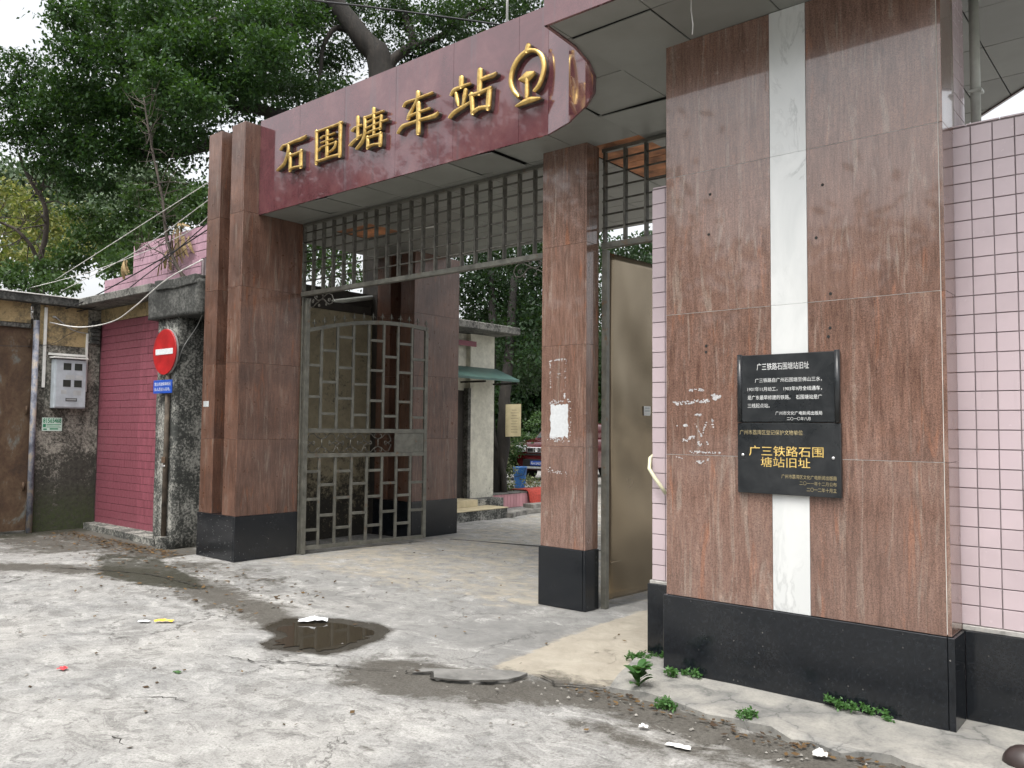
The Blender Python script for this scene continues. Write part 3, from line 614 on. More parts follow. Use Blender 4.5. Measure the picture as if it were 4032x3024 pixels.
# canopy: plan outline of the soffit
OUT = [(-9.70,5.65),(-8.82,5.65),(-4.36,5.65),(-4.05,5.53),(-3.74,5.33),(-3.55,5.16),(-3.38,4.92),(-3.28,4.69),(-3.22,4.45),(-3.19,4.25),(-3.19,4.08),(1.0,4.08),(1.0,5.7),(0.2,6.2),(-0.55,6.68),(-0.99,7.13),(-1.25,7.43),(-1.42,7.63),(-2.3,8.6),(-3.2,9.0),(-9.70,9.0)]
can = MB().prism([(x+(0.02 if x < 0 and 4.07 < y < 5.6 and x > -4 else 0), y+0.022 if y < 5.7 else y) for x, y in OUT], 4.212, 5.335).put('canopy', M['void'], gate)
def fpanel(a, b, z0=4.178, z1=5.345, th=0.02):
    a = Vector((*a, 0)); b = Vector((*b, 0)); d = (b-a).normalized(); n = Vector((d.y, -d.x, 0)); g = d*0.0015
    a, b = a+g, b-g
    mb = MB(); mb.add([(*(a.xy), z0), (*(b.xy), z0), (*((b-n*th).xy), z0), (*((a-n*th).xy), z0), (*(a.xy), z1), (*(b.xy), z1), (*((b-n*th).xy), z1), (*((a-n*th).xy), z1)],
                      [(0,3,2,1),(4,5,6,7),(0,1,5,4),(1,2,6,5),(2,3,7,6),(3,0,4,7)])
    return mb.put('fascia_panel', M['maroon'], can)
for a, b in zip((-8.82,-8.012,-7.19,-6.354,-5.524,-4.697), (-8.012,-7.19,-6.354,-5.524,-4.697,-4.36)): fpanel((a, 5.65), (b, 5.65))
cv = OUT[2:11]
fpanel(cv[0], cv[1]); fpanel(cv[1], cv[2]); fpanel(cv[2], cv[3]); fpanel(cv[3], cv[4]); fpanel(cv[4], cv[5]); fpanel(cv[5], cv[6]); fpanel(cv[6], cv[8])
for i in range(5): fpanel((-3.19+0.838*i, 4.08), (-3.19+0.838*(i+1), 4.08))
for a, b in zip(OUT[11:17], OUT[12:18]): fpanel(a, b)
# soffit panels clipped to the outline
def clip(poly, x0, x1, y0, y1):
    def cut(P, ax, val, keep_gt):
        R = []
        for i in range(len(P)):
            a, b = P[i], P[(i+1) % len(P)]; ia = (a[ax] > val) == keep_gt; ib = (b[ax] > val) == keep_gt
            if ia: R.append(a)
            if ia != ib:
                t = (val-a[ax])/(b[ax]-a[ax]); R.append((a[0]+(b[0]-a[0])*t, a[1]+(b[1]-a[1])*t))
        return R
    for ax, val, k in ((0, x0, True), (0, x1, False), (1, y0, True), (1, y1, False)):
        poly = cut(poly, ax, val, k)
        if len(poly) < 3: return []
    return poly
GX = [-9.7,-8.84,-8.12,-7.505,-6.885,-6.275,-5.635,-5.025,-4.39,-3.77,-3.16,-2.56,-1.95,-1.34,-1.0875,-0.48,0.13,0.98]
GY = [4.10,4.34,4.97,5.595,6.19,6.81,7.415,8.03,8.65,8.98]
INN = [(x, y+0.018 if y < 5.66 else y-0.01) for x, y in OUT]
for i in range(len(GX)-1):
    for j in range(len(GY)-1):
        q = clip(INN, GX[i]+0.004, GX[i+1]-0.004, GY[j]+0.004, GY[j+1]-0.004)
        if len(q) < 3: continue
        ar = 0.5*abs(sum(q[k][0]*q[(k+1) % len(q)][1]-q[(k+1) % len(q)][0]*q[k][1] for k in range(len(q))))
        if ar < 0.004: continue
        cxm = (GX[i]+GX[i+1])/2; cym = (GY[j]+GY[j+1])/2
        rust = (-8.8 < cxm < -8.1 and 6.8 < cym < 7.5) or (-4.4 < cxm < -3.5 and 6.2 < cym < 7.4)
        o = MB().prism(q, 4.190, 4.197).put('soffit_panel', M['soffit_rust'] if rust else M['soffit'], can)
        sag = {(3, 3): (0.012, -0.03), (2, 3): (0.015, 0.055), (6, 3): (0.01, 0.06), (8, 2): (-0.03, 0.03), (9, 3): (0.02, 0.015), (10, 1): (0.006, -0.012)}.get((i, j))
        tl = sag or (rng.normal(0, 0.003), rng.normal(0, 0.003))
        o.rotation_euler = (tl[0], tl[1], 0); o.location.z += (-0.012 if sag else -0.001) + (0.012 if rust else 0)
tag(MB().tube([(-2.27,4.32,4.195),(-2.272,4.318,4.08),(-2.262,4.322,3.99),(-2.266,4.32,3.93)], 0.004, 6).put('hanging_wire', M['white_wire'], None, True), 'thin frayed wire hanging from the canopy in front of the broad pillar', 'wire')
tag(MB().tube([(-7.95,7.16,4.135),(-7.35,7.24,4.135)], 0.018, 10).put('tube_lamp', M['pvc']), 'white fluorescent tube fixed under the canopy ceiling', 'lamp')

# gilded characters
CH = {
'shi':[[[-8.311,4.875,0.041],[-8.266,4.904,0.038],[-8.202,4.904,0.033],[-8.049,4.911,0.039],[-7.907,4.912,0.05],[-7.829,4.922,0.037]],[[-8.165,4.887,0.05],[-8.162,4.821,0.052],[-8.196,4.741,0.051],[-8.248,4.68,0.048],[-8.367,4.635,0.033]],[[-8.124,4.769,0.053],[-8.117,4.703,0.054],[-8.117,4.583,0.055]],[[-8.133,4.755,0.035],[-8.007,4.758,0.035],[-7.893,4.764,0.035]],[[-7.906,4.767,0.054],[-7.912,4.687,0.062],[-7.908,4.585,0.061]],[[-8.113,4.593,0.03],[-8.037,4.599,0.031],[-7.895,4.587,0.033]]],
'wei':[[[-7.628,4.93,0.051],[-7.622,4.759,0.051],[-7.619,4.564,0.051]],[[-7.632,4.928,0.031],[-7.456,4.927,0.028],[-7.293,4.926,0.033],[-7.173,4.929,0.039]],[[-7.201,4.925,0.056],[-7.198,4.719,0.052],[-7.201,4.566,0.056]],[[-7.611,4.583,0.031],[-7.478,4.582,0.03],[-7.33,4.586,0.033],[-7.21,4.578,0.037]],[[-7.426,4.889,0.05],[-7.426,4.769,0.054],[-7.425,4.618,0.054]],[[-7.536,4.835,0.028],[-7.487,4.845,0.022],[-7.388,4.836,0.022],[-7.29,4.837,0.022]],[[-7.526,4.778,0.026],[-7.451,4.78,0.021],[-7.312,4.778,0.021]],[[-7.565,4.705,0.028],[-7.516,4.726,0.025],[-7.4,4.727,0.022],[-7.279,4.729,0.025]],[[-7.262,4.728,0.038],[-7.277,4.685,0.034],[-7.325,4.654,0.027],[-7.381,4.64,0.019]]],
'tang':[[[-6.991,4.801,0.038],[-6.952,4.818,0.029],[-6.833,4.821,0.027]],[[-6.904,4.917,0.052],[-6.9,4.809,0.05],[-6.901,4.696,0.05]],[[-7.012,4.647,0.046],[-6.957,4.675,0.039],[-6.825,4.713,0.024]],[[-6.643,4.947,0.05],[-6.642,4.905,0.045]],[[-6.784,4.889,0.036],[-6.708,4.887,0.033],[-6.642,4.891,0.027],[-6.486,4.889,0.026]],[[-6.783,4.883,0.05],[-6.777,4.809,0.051],[-6.783,4.709,0.051],[-6.819,4.639,0.049],[-6.902,4.584,0.04]],[[-6.633,4.869,0.045],[-6.63,4.774,0.041],[-6.632,4.686,0.046]],[[-6.727,4.828,0.025],[-6.624,4.837,0.024],[-6.517,4.839,0.027]],[[-6.751,4.763,0.029],[-6.688,4.771,0.026],[-6.557,4.779,0.025],[-6.419,4.78,0.026]],[[-6.513,4.841,0.038],[-6.52,4.776,0.038],[-6.526,4.712,0.038]],[[-6.724,4.707,0.029],[-6.67,4.717,0.025],[-6.522,4.716,0.024]],[[-6.727,4.657,0.049],[-6.721,4.606,0.05],[-6.724,4.551,0.047]],[[-6.731,4.656,0.032],[-6.619,4.656,0.029],[-6.509,4.656,0.035]],[[-6.517,4.655,0.049],[-6.519,4.6,0.054],[-6.522,4.535,0.053]],[[-6.715,4.555,0.031],[-6.633,4.562,0.029],[-6.514,4.544,0.033]]],
'che':[[[-6.178,4.867,0.034],[-6.14,4.893,0.034],[-6.011,4.892,0.028],[-5.899,4.895,0.028],[-5.768,4.898,0.028]],[[-5.975,4.949,0.056],[-5.974,4.912,0.059],[-5.995,4.864,0.04],[-6.047,4.808,0.035],[-6.091,4.755,0.06],[-6.109,4.722,0.048]],[[-6.098,4.736,0.033],[-6.008,4.746,0.029],[-5.889,4.748,0.028],[-5.801,4.75,0.028]],[[-6.253,4.611,0.038],[-6.196,4.657,0.046],[-6.081,4.663,0.037],[-5.931,4.664,0.036],[-5.799,4.659,0.044],[-5.72,4.661,0.052],[-5.684,4.675,0.032]],[[-5.961,4.835,0.06],[-5.959,4.723,0.064],[-5.958,4.539,0.064]]],
'zhan':[[[-5.377,4.938,0.063],[-5.376,4.859,0.06]],[[-5.503,4.814,0.037],[-5.468,4.847,0.045],[-5.383,4.851,0.04],[-5.313,4.853,0.034],[-5.257,4.854,0.025]],[[-5.439,4.803,0.037],[-5.427,4.742,0.052],[-5.405,4.679,0.028]],[[-5.315,4.802,0.051],[-5.325,4.752,0.055],[-5.344,4.658,0.029]],[[-5.514,4.595,0.042],[-5.464,4.625,0.048],[-5.365,4.648,0.042],[-5.254,4.672,0.021]],[[-5.132,4.944,0.062],[-5.134,4.847,0.068],[-5.136,4.729,0.061]],[[-5.1,4.853,0.039],[-5.04,4.857,0.044],[-4.974,4.854,0.05],[-4.931,4.863,0.032]],[[-5.235,4.74,0.054],[-5.227,4.665,0.057],[-5.215,4.559,0.053]],[[-5.242,4.736,0.043],[-5.146,4.732,0.041],[-5.065,4.737,0.041],[-4.992,4.74,0.041]],[[-5.005,4.736,0.055],[-5.014,4.663,0.068],[-5.022,4.558,0.061]],[[-5.211,4.564,0.039],[-5.13,4.585,0.041],[-5.009,4.565,0.04]]],
'emb':[[[-4.665,4.578,0.039],[-4.719,4.642,0.044],[-4.752,4.72,0.051],[-4.75,4.793,0.053],[-4.722,4.865,0.055],[-4.672,4.925,0.053],[-4.604,4.96,0.048],[-4.549,4.966,0.044],[-4.506,4.958,0.037],[-4.457,4.934,0.036],[-4.409,4.883,0.044],[-4.381,4.813,0.05],[-4.377,4.749,0.052],[-4.398,4.678,0.055],[-4.43,4.619,0.048],[-4.472,4.587,0.038]],[[-4.555,5.009,0.059],[-4.564,4.977,0.066]],[[-4.633,4.727,0.043],[-4.565,4.733,0.108],[-4.492,4.742,0.049]],[[-4.564,4.704,0.043],[-4.563,4.538,0.046]],[[-4.68,4.494,0.022],[-4.587,4.51,0.053],[-4.514,4.511,0.055],[-4.411,4.499,0.019]]],
}
def character(name, key, label, cat, grp=None):
    t = thing(name, label, cat, (CH[key][0][0][0], 5.65, CH[key][0][0][1]), grp)
    yb, yf = 5.648, 5.588
    for si, st in enumerate(CH[key]):
        P = [Vector((a, b)) for a, b, w in st]; W = [w for a, b, w in st]
        # densify
        Q = []; QW = []
        for i in range(len(P)-1):
            for k in range(4):
                u = k/4; p0 = P[max(i-1, 0)]; p3 = P[min(i+2, len(P)-1)]
                h = lambda a, b, c, d: 0.5*((2*b)+(-a+c)*u+(2*a-5*b+4*c-d)*u*u+(-a+3*b-3*c+d)*u**3)
                Q.append(Vector((h(p0.x, P[i].x, P[i+1].x, p3.x), h(p0.y, P[i].y, P[i+1].y, p3.y)))); QW.append(W[i]*(1-u)+W[i+1]*u)
        Q.append(P[-1]); QW.append(W[-1])
        d0 = (Q[1]-Q[0]).normalized(); d1 = (Q[-1]-Q[-2]).normalized()
        Q = [Q[0]-d0*QW[0]*0.42, Q[0]-d0*QW[0]*0.25]+Q+[Q[-1]+d1*QW[-1]*0.25, Q[-1]+d1*QW[-1]*0.42]
        QW = [QW[0]*0.45, QW[0]*0.85]+QW+[QW[-1]*0.85, QW[-1]*0.45]
        v = []; f = []; sv = []; sf = []
        prof = [(-0.5, 0.0), (-0.47, 0.010), (-0.36, 0.017), (-0.12, 0.021), (0.12, 0.021), (0.36, 0.017), (0.47, 0.010), (0.5, 0.0)]; n = len(prof)
        e = 0.0008*si
        for i, p in enumerate(Q):
            d = (Q[min(i+1, len(Q)-1)]-Q[max(i-1, 0)]).normalized(); nn = Vector((-d.y, d.x))
            for a, h in prof:
                c = p+nn*a*QW[i]; v.append((c.x, yf+0.021-h-e, c.y))
            for a in (-0.5, 0.5):
                c = p+nn*a*QW[i]*0.96; sv += [(c.x, yf+0.02, c.y), (c.x, yb, c.y)]
        L = len(Q)
        for i in range(L-1):
            for k in range(n-1): f.append((i*n+k, (i+1)*n+k, (i+1)*n+k+1, i*n+k+1))
            sf.append((i*4, i*4+1, (i+1)*4+1, (i+1)*4)); sf.append((i*4+2, (i+1)*4+2, (i+1)*4+3, i*4+3))
        f += [tuple(range(n))[::-1], tuple((L-1)*n+k for k in range(n))]; sf += [(0, 2, 3, 1), ((L-1)*4, (L-1)*4+1, (L-1)*4+3, (L-1)*4+2)]
        mb = MB(); mb.add(v, f); o = mb.put('stroke', M['gold'], t, True)
        mb = MB(); mb.add(sv, sf); mb.put('return', M['letter_side'], o)
    return t
for key, lab in (('shi', 'raised gold character 石 on the fascia next to the strip pillar'), ('wei', 'boxed raised gold character 围 between 石 and 塘 on the fascia'), ('tang', 'densest raised gold character 塘 between 围 and 车'),
                 ('che', 'raised gold character 车 with long crossing strokes, between 塘 and 站'), ('zhan', 'raised gold character 站 beside the railway emblem')):
    character('gold_character', key, lab, 'character', 'station name characters')
character('railway_emblem', 'emb', 'raised gold railway emblem, open ring round a rail section', 'emblem')

# ---- flat lettering
def text(body, x0, x1, zc, h, y, mat, parent, name='inscription', fit=True, bold=0.0, ext=0.0008, face='-Y', local=False):
    c = bpy.data.curves.new('t', 'FONT'); c.body = body; c.size = 1; c.extrude = 0; c.offset = bold; c.resolution_u = 2
    o = bpy.data.objects.new('t', c); COL.objects.link(o); bpy.context.view_layer.update()
    m = bpy.data.meshes.new_from_object(o.evaluated_get(bpy.context.evaluated_depsgraph_get())); bpy.data.objects.remove(o); bpy.data.curves.remove(c)
    a = np.empty(len(m.vertices)*3, np.float32); m.vertices.foreach_get('co', a); a = a.reshape(-1, 3); mn, mx = a.min(0), a.max(0)
    u = (a[:, 0]-mn[0])/(mx[0]-mn[0]); w = (a[:, 1]-mn[1])/(mx[1]-mn[1])
    b = np.zeros_like(a); W = x1-x0
    if face == '-Y': b[:, 0] = u*W-W/2; b[:, 2] = (w-0.5)*h
    else: b[:, 1] = u*W-W/2; b[:, 2] = (w-0.5)*h
    m.vertices.foreach_set('co', b.ravel()); m.update(); m.materials.clear()
    loc = ((x0+x1)/2, y, zc) if face == '-Y' else (y, (x0+x1)/2, zc)
    return put(name, m, mat, parent, loc, local)
# plaques
pt = thing('stone_plaque', 'black stone plaque with white incised history text, upper of two', 'plaque', (-1.916, 4.84, 1.65))
slab('tablet', M['plaque'], pt, -2.205, -1.628, 4.822, 4.846, 1.652, 2.062, 0.004)
for x in (-2.212, -1.620):
    MB().tube([(x, 4.826, 1.651), (x, 4.826, 2.068)], 0.0165, 12).put('scroll_edge', M['plaque'], pt, True)
Yt = 4.8205
text('广三铁路石围塘站旧址', -2.100, -1.780, 1.988, 0.043, Yt, M['whitetext'], pt, bold=0.0)
text('广三铁路自广州石围塘至佛山三水，', -2.112, -1.706, 1.905, 0.027, Yt, M['whitetext'], pt, bold=0.0)
text('1901年11月动工，  1903年9月全线通车，', -2.160, -1.706, 1.852, 0.027, Yt, M['whitetext'], pt, bold=0.0)
text('是广东最早修建的铁路。  石围塘站是广', -2.160, -1.706, 1.801, 0.027, Yt, M['whitetext'], pt, bold=0.0)
text('三线起点站。', -2.160, -2.020, 1.752, 0.027, Yt, M['whitetext'], pt, bold=0.0)
text('广州市文化广电新闻出版局', -1.985, -1.706, 1.706, 0.023, Yt, M['whitetext'], pt, bold=0.0)
text('二〇一〇年八月', -1.915, -1.775, 1.673, 0.020, Yt, M['whitetext'], pt, bold=0.0)
pt = thing('stone_plaque', 'black stone plaque with large gold heritage lettering, lower of two', 'plaque', (-1.916, 4.84, 1.22))
slab('tablet', M['plaque'], pt, -2.227, -1.603, 4.820, 4.846, 1.221, 1.6475, 0.003)
Yt = 4.8187
text('广州市荔湾区登记保护文物单位', -2.212, -1.820, 1.590, 0.030, Yt, M['goldtext_dim'], pt, bold=0.004)
text('广三铁路石围', -2.152, -1.700, 1.478, 0.062, Yt, M['goldtext'], pt, bold=0.004)
text('塘站旧址', -2.078, -1.778, 1.413, 0.060, Yt, M['goldtext'], pt, bold=0.004)
text('广州市荔湾区文化广电新闻出版局', -1.950, -1.628, 1.331, 0.025, Yt, M['goldtext_dim'], pt)
text('二〇一一年十二月公布', -1.842, -1.628, 1.296, 0.024, Yt, M['goldtext_dim'], pt)
text('二〇一二年十月立', -1.800, -1.628, 1.261, 0.024, Yt, M['goldtext_dim'], pt)
for x, z in ((-2.192, 1.452), (-1.645, 1.447)):
    put('screw', MB().lathe([(0.009, 0), (0.0085, 0.004), (0.004, 0.006)], 14).mesh('screw', True), M['chrome'], pt, (x, 4.8198, z), rot=(math.pi/2, 0, 0))
tag(slab('paper_label', M['label_grey'], None, -9.60, -9.475, 5.437, 5.4395, 1.835, 1.905, 0.0005), 'small torn white paper stuck on brown granite strip', 'label')

# ---- pink tiled wing wall
tw = thing('tiled_wall', 'pale pink square-tiled wall running behind the broad granite pillar', 'wall', (-1, 5.2, 0))
MB().box(-2.992, 2.5, 5.106, 5.36, 0.02, 3.312).put('wall_body', M['grout'], tw)
tile_m = MB().cbox(-0.0502, 0.0502, -0.004, 0.004, 0, 0.1003, 0.0012).mesh('pink_tile'); tile_m.materials.append(M['pinktile'])
def tiles(name, me, xs, zs, y, parent, rot=0, stuff_from=None):
    for x in xs:
        for z in zs: put(name, me, None, parent, (x+rng.normal(0, 0.0004), y+rng.normal(0, 0.0004), z))
zr = [0.5605+0.1057*i for i in range(26)]
cols = [-2.9415, -2.835]+[-1.0225+0.1065*i for i in range(0, 9)]
tiles('wall_tile', tile_m, cols, zr, 5.102, tw)
mb = MB()
for i in range(9, 33):
    x = -1.0225+0.1065*i
    for z in zr: mb.cbox(x-0.0502, x+0.0502, 5.098, 5.106, z, z+0.1003, 0.0012)
tag(mb.put('wall_tile', M['pinktile'], tw), kind='stuff')
for i in range(33):
    slab('coping_tile', M['pinktile'], tw, -2.99+0.1665*i+0.002, -2.99+0.1665*(i+1)-0.002, 5.099, 5.37, 3.3135, 3.322, 0.001)
slab('plinth_slab', M['black'], tw, -3.022, -2.757, 5.082, 5.30, 0, 0.532); slab('plinth_slab', M['black'], tw, -1.040, 0.35, 5.078, 5.30, 0, 0.528); slab('plinth_slab', M['black'], tw, 0.353, 2.5, 5.078, 5.30, 0, 0.528)
slab('mortar_bed', M['mortar'], tw, -3.010, -2.757, 5.090, 5.30, 0.532, 0.556, 0.004); slab('mortar_bed', M['mortar'], tw, -1.055, 2.5, 5.086, 5.30, 0.528, 0.556, 0.004)
# tiled core above the wall, right of the pillar
core = MB().box(-2.6, -1.062, 5.14, 5.42, 3.323, 4.186).put('upper_core', M['grout'], tw)
side_m = MB().cbox(-0.004, 0.004, -0.064, 0.064, 0, 0.1003, 0.0012).mesh('side_tile'); side_m.materials.append(M['pinktile'])
for yy in (5.205, 5.340):
    for i in range(8): put('side_tile', side_m, None, core, (-1.058, yy, 3.326+0.1057*i))
tag(MB().tube([(-1.005, 5.46, 3.33), (-1.005, 5.46, 4.25)], 0.028, 14).put('drain_pipe', M['pvc_grey'], None, True), 'pale grey drain pipe rising from the pink wall to the canopy', 'pipe')
o = MB().cbox(-1.04, -0.965, 5.425, 5.495, 3.615, 3.635, 0.004).put('pipe_clip', M['pvc_grey']); o.parent = bpy.data.objects['drain_pipe']; o.location = Vector((0.003, 0, 0.285))

# ---- transom grilles
def scroll(mb, pts, w=0.012):
    mb.tube(pts, w*0.5, 6)
def spiral(cx, cz, r, a0, turns, y, n=14, grow=0.25):
    return [(cx+r*(1-(1-grow)*k/n)*math.cos(a0+turns*6.283*k/n), y, cz+r*(1-(1-grow)*k/n)*math.sin(a0+turns*6.283*k/n)) for k in range(n+1)]
def grille(x0, x1, nb, step, label):
    t = thing('transom_grille', label, 'grille', ((x0+x1)/2, 6.3, 3.25))
    slab('bottom_rail', M['steel'], t, x0, x1, 6.275, 6.330, 3.252, 3.308, 0.004)
    slab('top_rail', M['steel'], t, x0, x1, 6.280, 6.325, 4.150, 4.184, 0.003)
    for i in range(nb):
        x = x0+0.03+step*i
        slab('upright_bar', M['bar'], t, x-0.011, x+0.011, 6.276, 6.326, 3.309, 4.149, 0.002)
    for k in range(7):
        z = 3.445+0.1247*k
        if z < 4.15: MB().tube([(x0, 6.302, z), (x1, 6.302, z)], 0.0095, 8).put('cross_rod', M['bar'], t, True)
    return t
g1 = grille(-8.800, -4.730, 20, 0.1975, 'long steel transom grille between strip pillar and slim pillar')
g2 = grille(-4.222, -2.80, 7, 0.2175, 'short steel transom grille beside the broad granite pillar')
def ornament(x, z, sx):
    mb = MB(); y = 6.30
    S = lambda P: [(x+sx*a, y, z+b) for a, b in P]
    mb.tube(S([(-0.22,-0.005),(-0.245,-0.06),(-0.22,-0.115),(-0.18,-0.12),(-0.10,-0.075),(0.0,-0.03),(0.12,0.03),(0.16,0.025)]), 0.0065, 6)
    mb.tube(S([(0.16,0.025),(0.21,0.0),(0.235,-0.05),(0.21,-0.10),(0.15,-0.11),(0.10,-0.08),(0.05,-0.035),(-0.02,-0.035),(-0.08,-0.04),(-0.13,-0.005),(-0.14,0.025)]), 0.0065, 6)
    for cx, cz, r, a in ((-0.17,-0.045,0.028,0.5),(0.16,-0.05,0.028,2.5),(-0.04,-0.105,0.02,2.0),(0.10,-0.105,0.02,1.0),(-0.10,0.01,0.02,4.0),(0.02,0.02,0.018,4.5)):
        mb.tube([(x+sx*(p[0]), p[1], z+p[2]) for p in spiral(cx, cz, r, a, 1.2, y)], 0.0055, 6)
    return mb
ornament(-8.40, 3.215, 1).put('scroll_ornament', M['bar'], g1, True); ornament(-5.05, 3.215, -1).put('scroll_ornament', M['bar'], g1, True)

# ---- barred gate leaf, swung inwards
ang = math.atan2(8.22-6.36, -8.5+8.79)
lf = thing('gate_leaf', 'arched steel gate leaf with staggered bars and fleur finials, swung open', 'gate', (-8.772, 6.365, 0), rotz=ang)
def lslab(n, s0, s1, z0, z1, d=0.02, c=0.002): return slab(n, M['steel'], lf, s0, s1, -d, d, z0, z1, c, local=True)
archz = lambda s: 2.80+0.215*math.sin(math.pi*min(1, max(0, (s+0.06)/2.55)))**0.9 if s >= 0 else 2.8
archp = [(0.0,2.83),(0.34,2.915),(0.68,2.982),(0.92,3.012),(1.16,3.030),(1.54,3.030),(1.85,3.00)]
def archz(s):
    for (a, b), (c, d) in zip(archp[:-1], archp[1:]):
        if s <= c: return b+(d-b)*(s-a)/(c-a)
    return archp[-1][1]
lslab('stile', -0.03, 0.03, 0.05, 3.235, 0.025); lslab('stile', 1.825, 1.875, 0.05, 3.02, 0.022)
S = [0.0, 0.209, 0.440, 0.677, 0.910, 1.146, 1.376, 1.607, 1.85]
lslab('bottom_rail', 0.031, 1.824, 0.045, 0.098); lslab('lower_rail', 0.031, 1.824, 1.205, 1.258); lslab('upper_rail', 0.031, 1.824, 1.522, 1.578)
a = [(s, archz(s)) for s in np.linspace(0.0, 1.85, 19)]
mb = MB()
for i, (s, z) in enumerate(a):
    mb.v += [(s, -0.022, z-0.028), (s, 0.022, z-0.028), (s, 0.022, z+0.024), (s, -0.022, z+0.024)]
    if i:
        b = i*4; q = b-4
        for k in range(4): mb.f.append((q+k, q+(k+1) % 4, b+(k+1) % 4, b+k))
mb.f += [(0, 1, 2, 3), (75, 74, 73, 72)]
mb.put('arched_rail', M['steel'], lf, local=True)
for s in S[1:-1]:
    lslab('upright_bar', s-0.017, s+0.017, 1.579, archz(s)-0.029, 0.016); lslab('upright_bar', s-0.017, s+0.017, 0.099, 1.204, 0.016)
U = [[2.386,1.983],[2.587,2.179,1.768],[2.78,2.377,1.974],[2.575,2.169,1.76],[2.772,2.366,1.957],[2.564,2.157,1.752],[2.758,2.359,1.953],[2.555,2.15,1.74]]
LO = [[1.027,0.678,0.291],[0.854,0.467],[1.023,0.68,0.294],[0.853,0.467],[1.022,0.674,0.289],[0.844,0.46],[1.015,0.669,0.285],[0.838,0.454]]
for i in range(8):
    s0 = S[i]+(0.032 if i == 0 else 0.018); s1 = S[i+1]-(0.026 if i == 7 else 0.018)
    for z in U[i]+LO[i]: lslab('rung', s0, s1, z-0.018, z+0.018, 0.0155)
lslab('lock_plate', 1.345, 1.824, 1.259, 1.521, 0.012)
# scrollwork band
for k in range(3):
    mb = MB(); c = 0.24+0.42*k
    P = lambda L: [(c+x, 0, 1.39+z) for x, z in L]
    for sg in (1, -1):
        mb.tube(P([(-0.20,0.05*sg),(-0.17,0.115*sg),(-0.11,0.12*sg),(-0.06,0.07*sg),(0,0.05*sg),(0.06,0.07*sg),(0.11,0.12*sg),(0.17,0.115*sg),(0.20,0.05*sg),(0.21,0.02*sg)]), 0.0065, 6)
        for x in (-0.045, 0.045): mb.tube(P([(x*0.2,0.05*sg),(x*1.2,0.075*sg),(x*1.3,0.11*sg),(x*0.8,0.12*sg),(x*0.6,0.10*sg)]), 0.0065, 6)
        for x in (-0.11, 0.11): mb.tube(P([(x*1.9,0.03*sg),(x*1.4,0.0),(x*1.1,-0.02*sg),(x*0.9,0.005*sg),(x*1.05,0.03*sg)]), 0.0065, 6)
    mb.tube(P([(0,0.05),(0,-0.05)]), 0.008, 6)
    mb.put('scrollwork', M['bar'], lf, True, local=True)
fin = MB(); fin.lathe([(0.006,0),(0.006,0.03),(0.012,0.035),(0.006,0.042),(0.012,0.06),(0.010,0.085),(0.001,0.112)], 8)
for sg in (-1, 1): fin.tube([(sg*0.008,0,0.045),(sg*0.026,0,0.062),(sg*0.034,0,0.05),(sg*0.028,0,0.038)], 0.0045, 5)
fin_m = fin.mesh('finial', True); fin_m.materials.append(M['steel'])
for i in range(13):
    s = 0.10+0.1455*i; put('finial', fin_m, None, lf, (s, 0, archz(s)+0.024), local=True)
slab('hinge_foot', M['steel'], lf, -0.03, 0.03, -0.03, 0.03, 0.0, 0.05, 0.004, local=True)
tag(slab('gate_jamb', M['steel'], None, -8.818, -8.803, 6.31, 6.37, 0, 3.25, 0.003), 'dark steel jamb strip fixed against the strip pillar', 'gate jamb')

# ---- sheet steel gate leaf
sg = thing('sheet_gate', 'plain stainless sheet gate leaf folded back beside slim pillar', 'gate', (-4.17, 6.30, 0))
slab('frame_post', M['steel'], sg, -4.205, -4.150, 6.262, 6.318, 0.0, 3.235, 0.004)
n = 24; vv = []; ff = []
for i in range(n+1):
    for j in range(2*n+1):
        y = 6.32+1.9*i/n; z = 0.075+3.14*j/(2*n)
        w = 0.010*math.sin(z*2.1+y)*math.sin(y*3.0+0.6)+0.004*math.sin(z*7+y*4)
        vv.append((-4.155+(y-6.32)*0.06+w*min(1, i/3), y, z))
for i in range(n):
    for j in range(2*n): q = i*(2*n+1)+j; ff.append((q, q+2*n+1, q+2*n+2, q+1))
mb = MB(); mb.add(vv, ff); o = mb.put('sheet', M['sheet'], sg, True)
sd = o.modifiers.new('thick', 'SOLIDIFY'); sd.thickness = 0.012; sd.offset = -1
slab('kick_seam', M['sheet'], sg, -4.150, -4.140, 6.33, 7.9, 0.395, 0.405, 0.001)
st = tag(slab('paper_label', M['paper'], None, -4.118, -4.117, 6.86, 6.985, 1.735, 1.825, 0.0003), 'small printed sticker on the stainless sheet gate', 'label')
for z0, z1, y0, y1 in ((0.062,0.078,0.02,0.105),(0.035,0.055,0.015,0.11),(0.010,0.015,0.01,0.115),(0.020,0.024,0.01,0.11)):
    o = MB().box(-4.1165, -4.1162, 6.86+y0, 6.86+y1, 1.735+z0, 1.735+z1).put('print', M['label_grey']); o.parent = st; o.location = Vector(o.location)-Vector(st.location)
hz = MB().tube([(-2.86,5.06,1.16),(-2.90,5.045,1.22),(-2.94,5.04,1.27),(-2.985,5.045,1.33),(-3.005,5.09,1.40),(-2.99,5.16,1.44)], 0.013, 10).put('hose_end', M['hose'], None, True); tag(hz, 'short cream plastic pipe sticking out past the pink tiled edge', 'pipe')

# ================================================================== OLD HOUSE ON THE LEFT
oh = thing('old_house', 'low mouldy plastered house with red tiled infill and grey eaves', 'building', (-13.4, 5.6, 0))
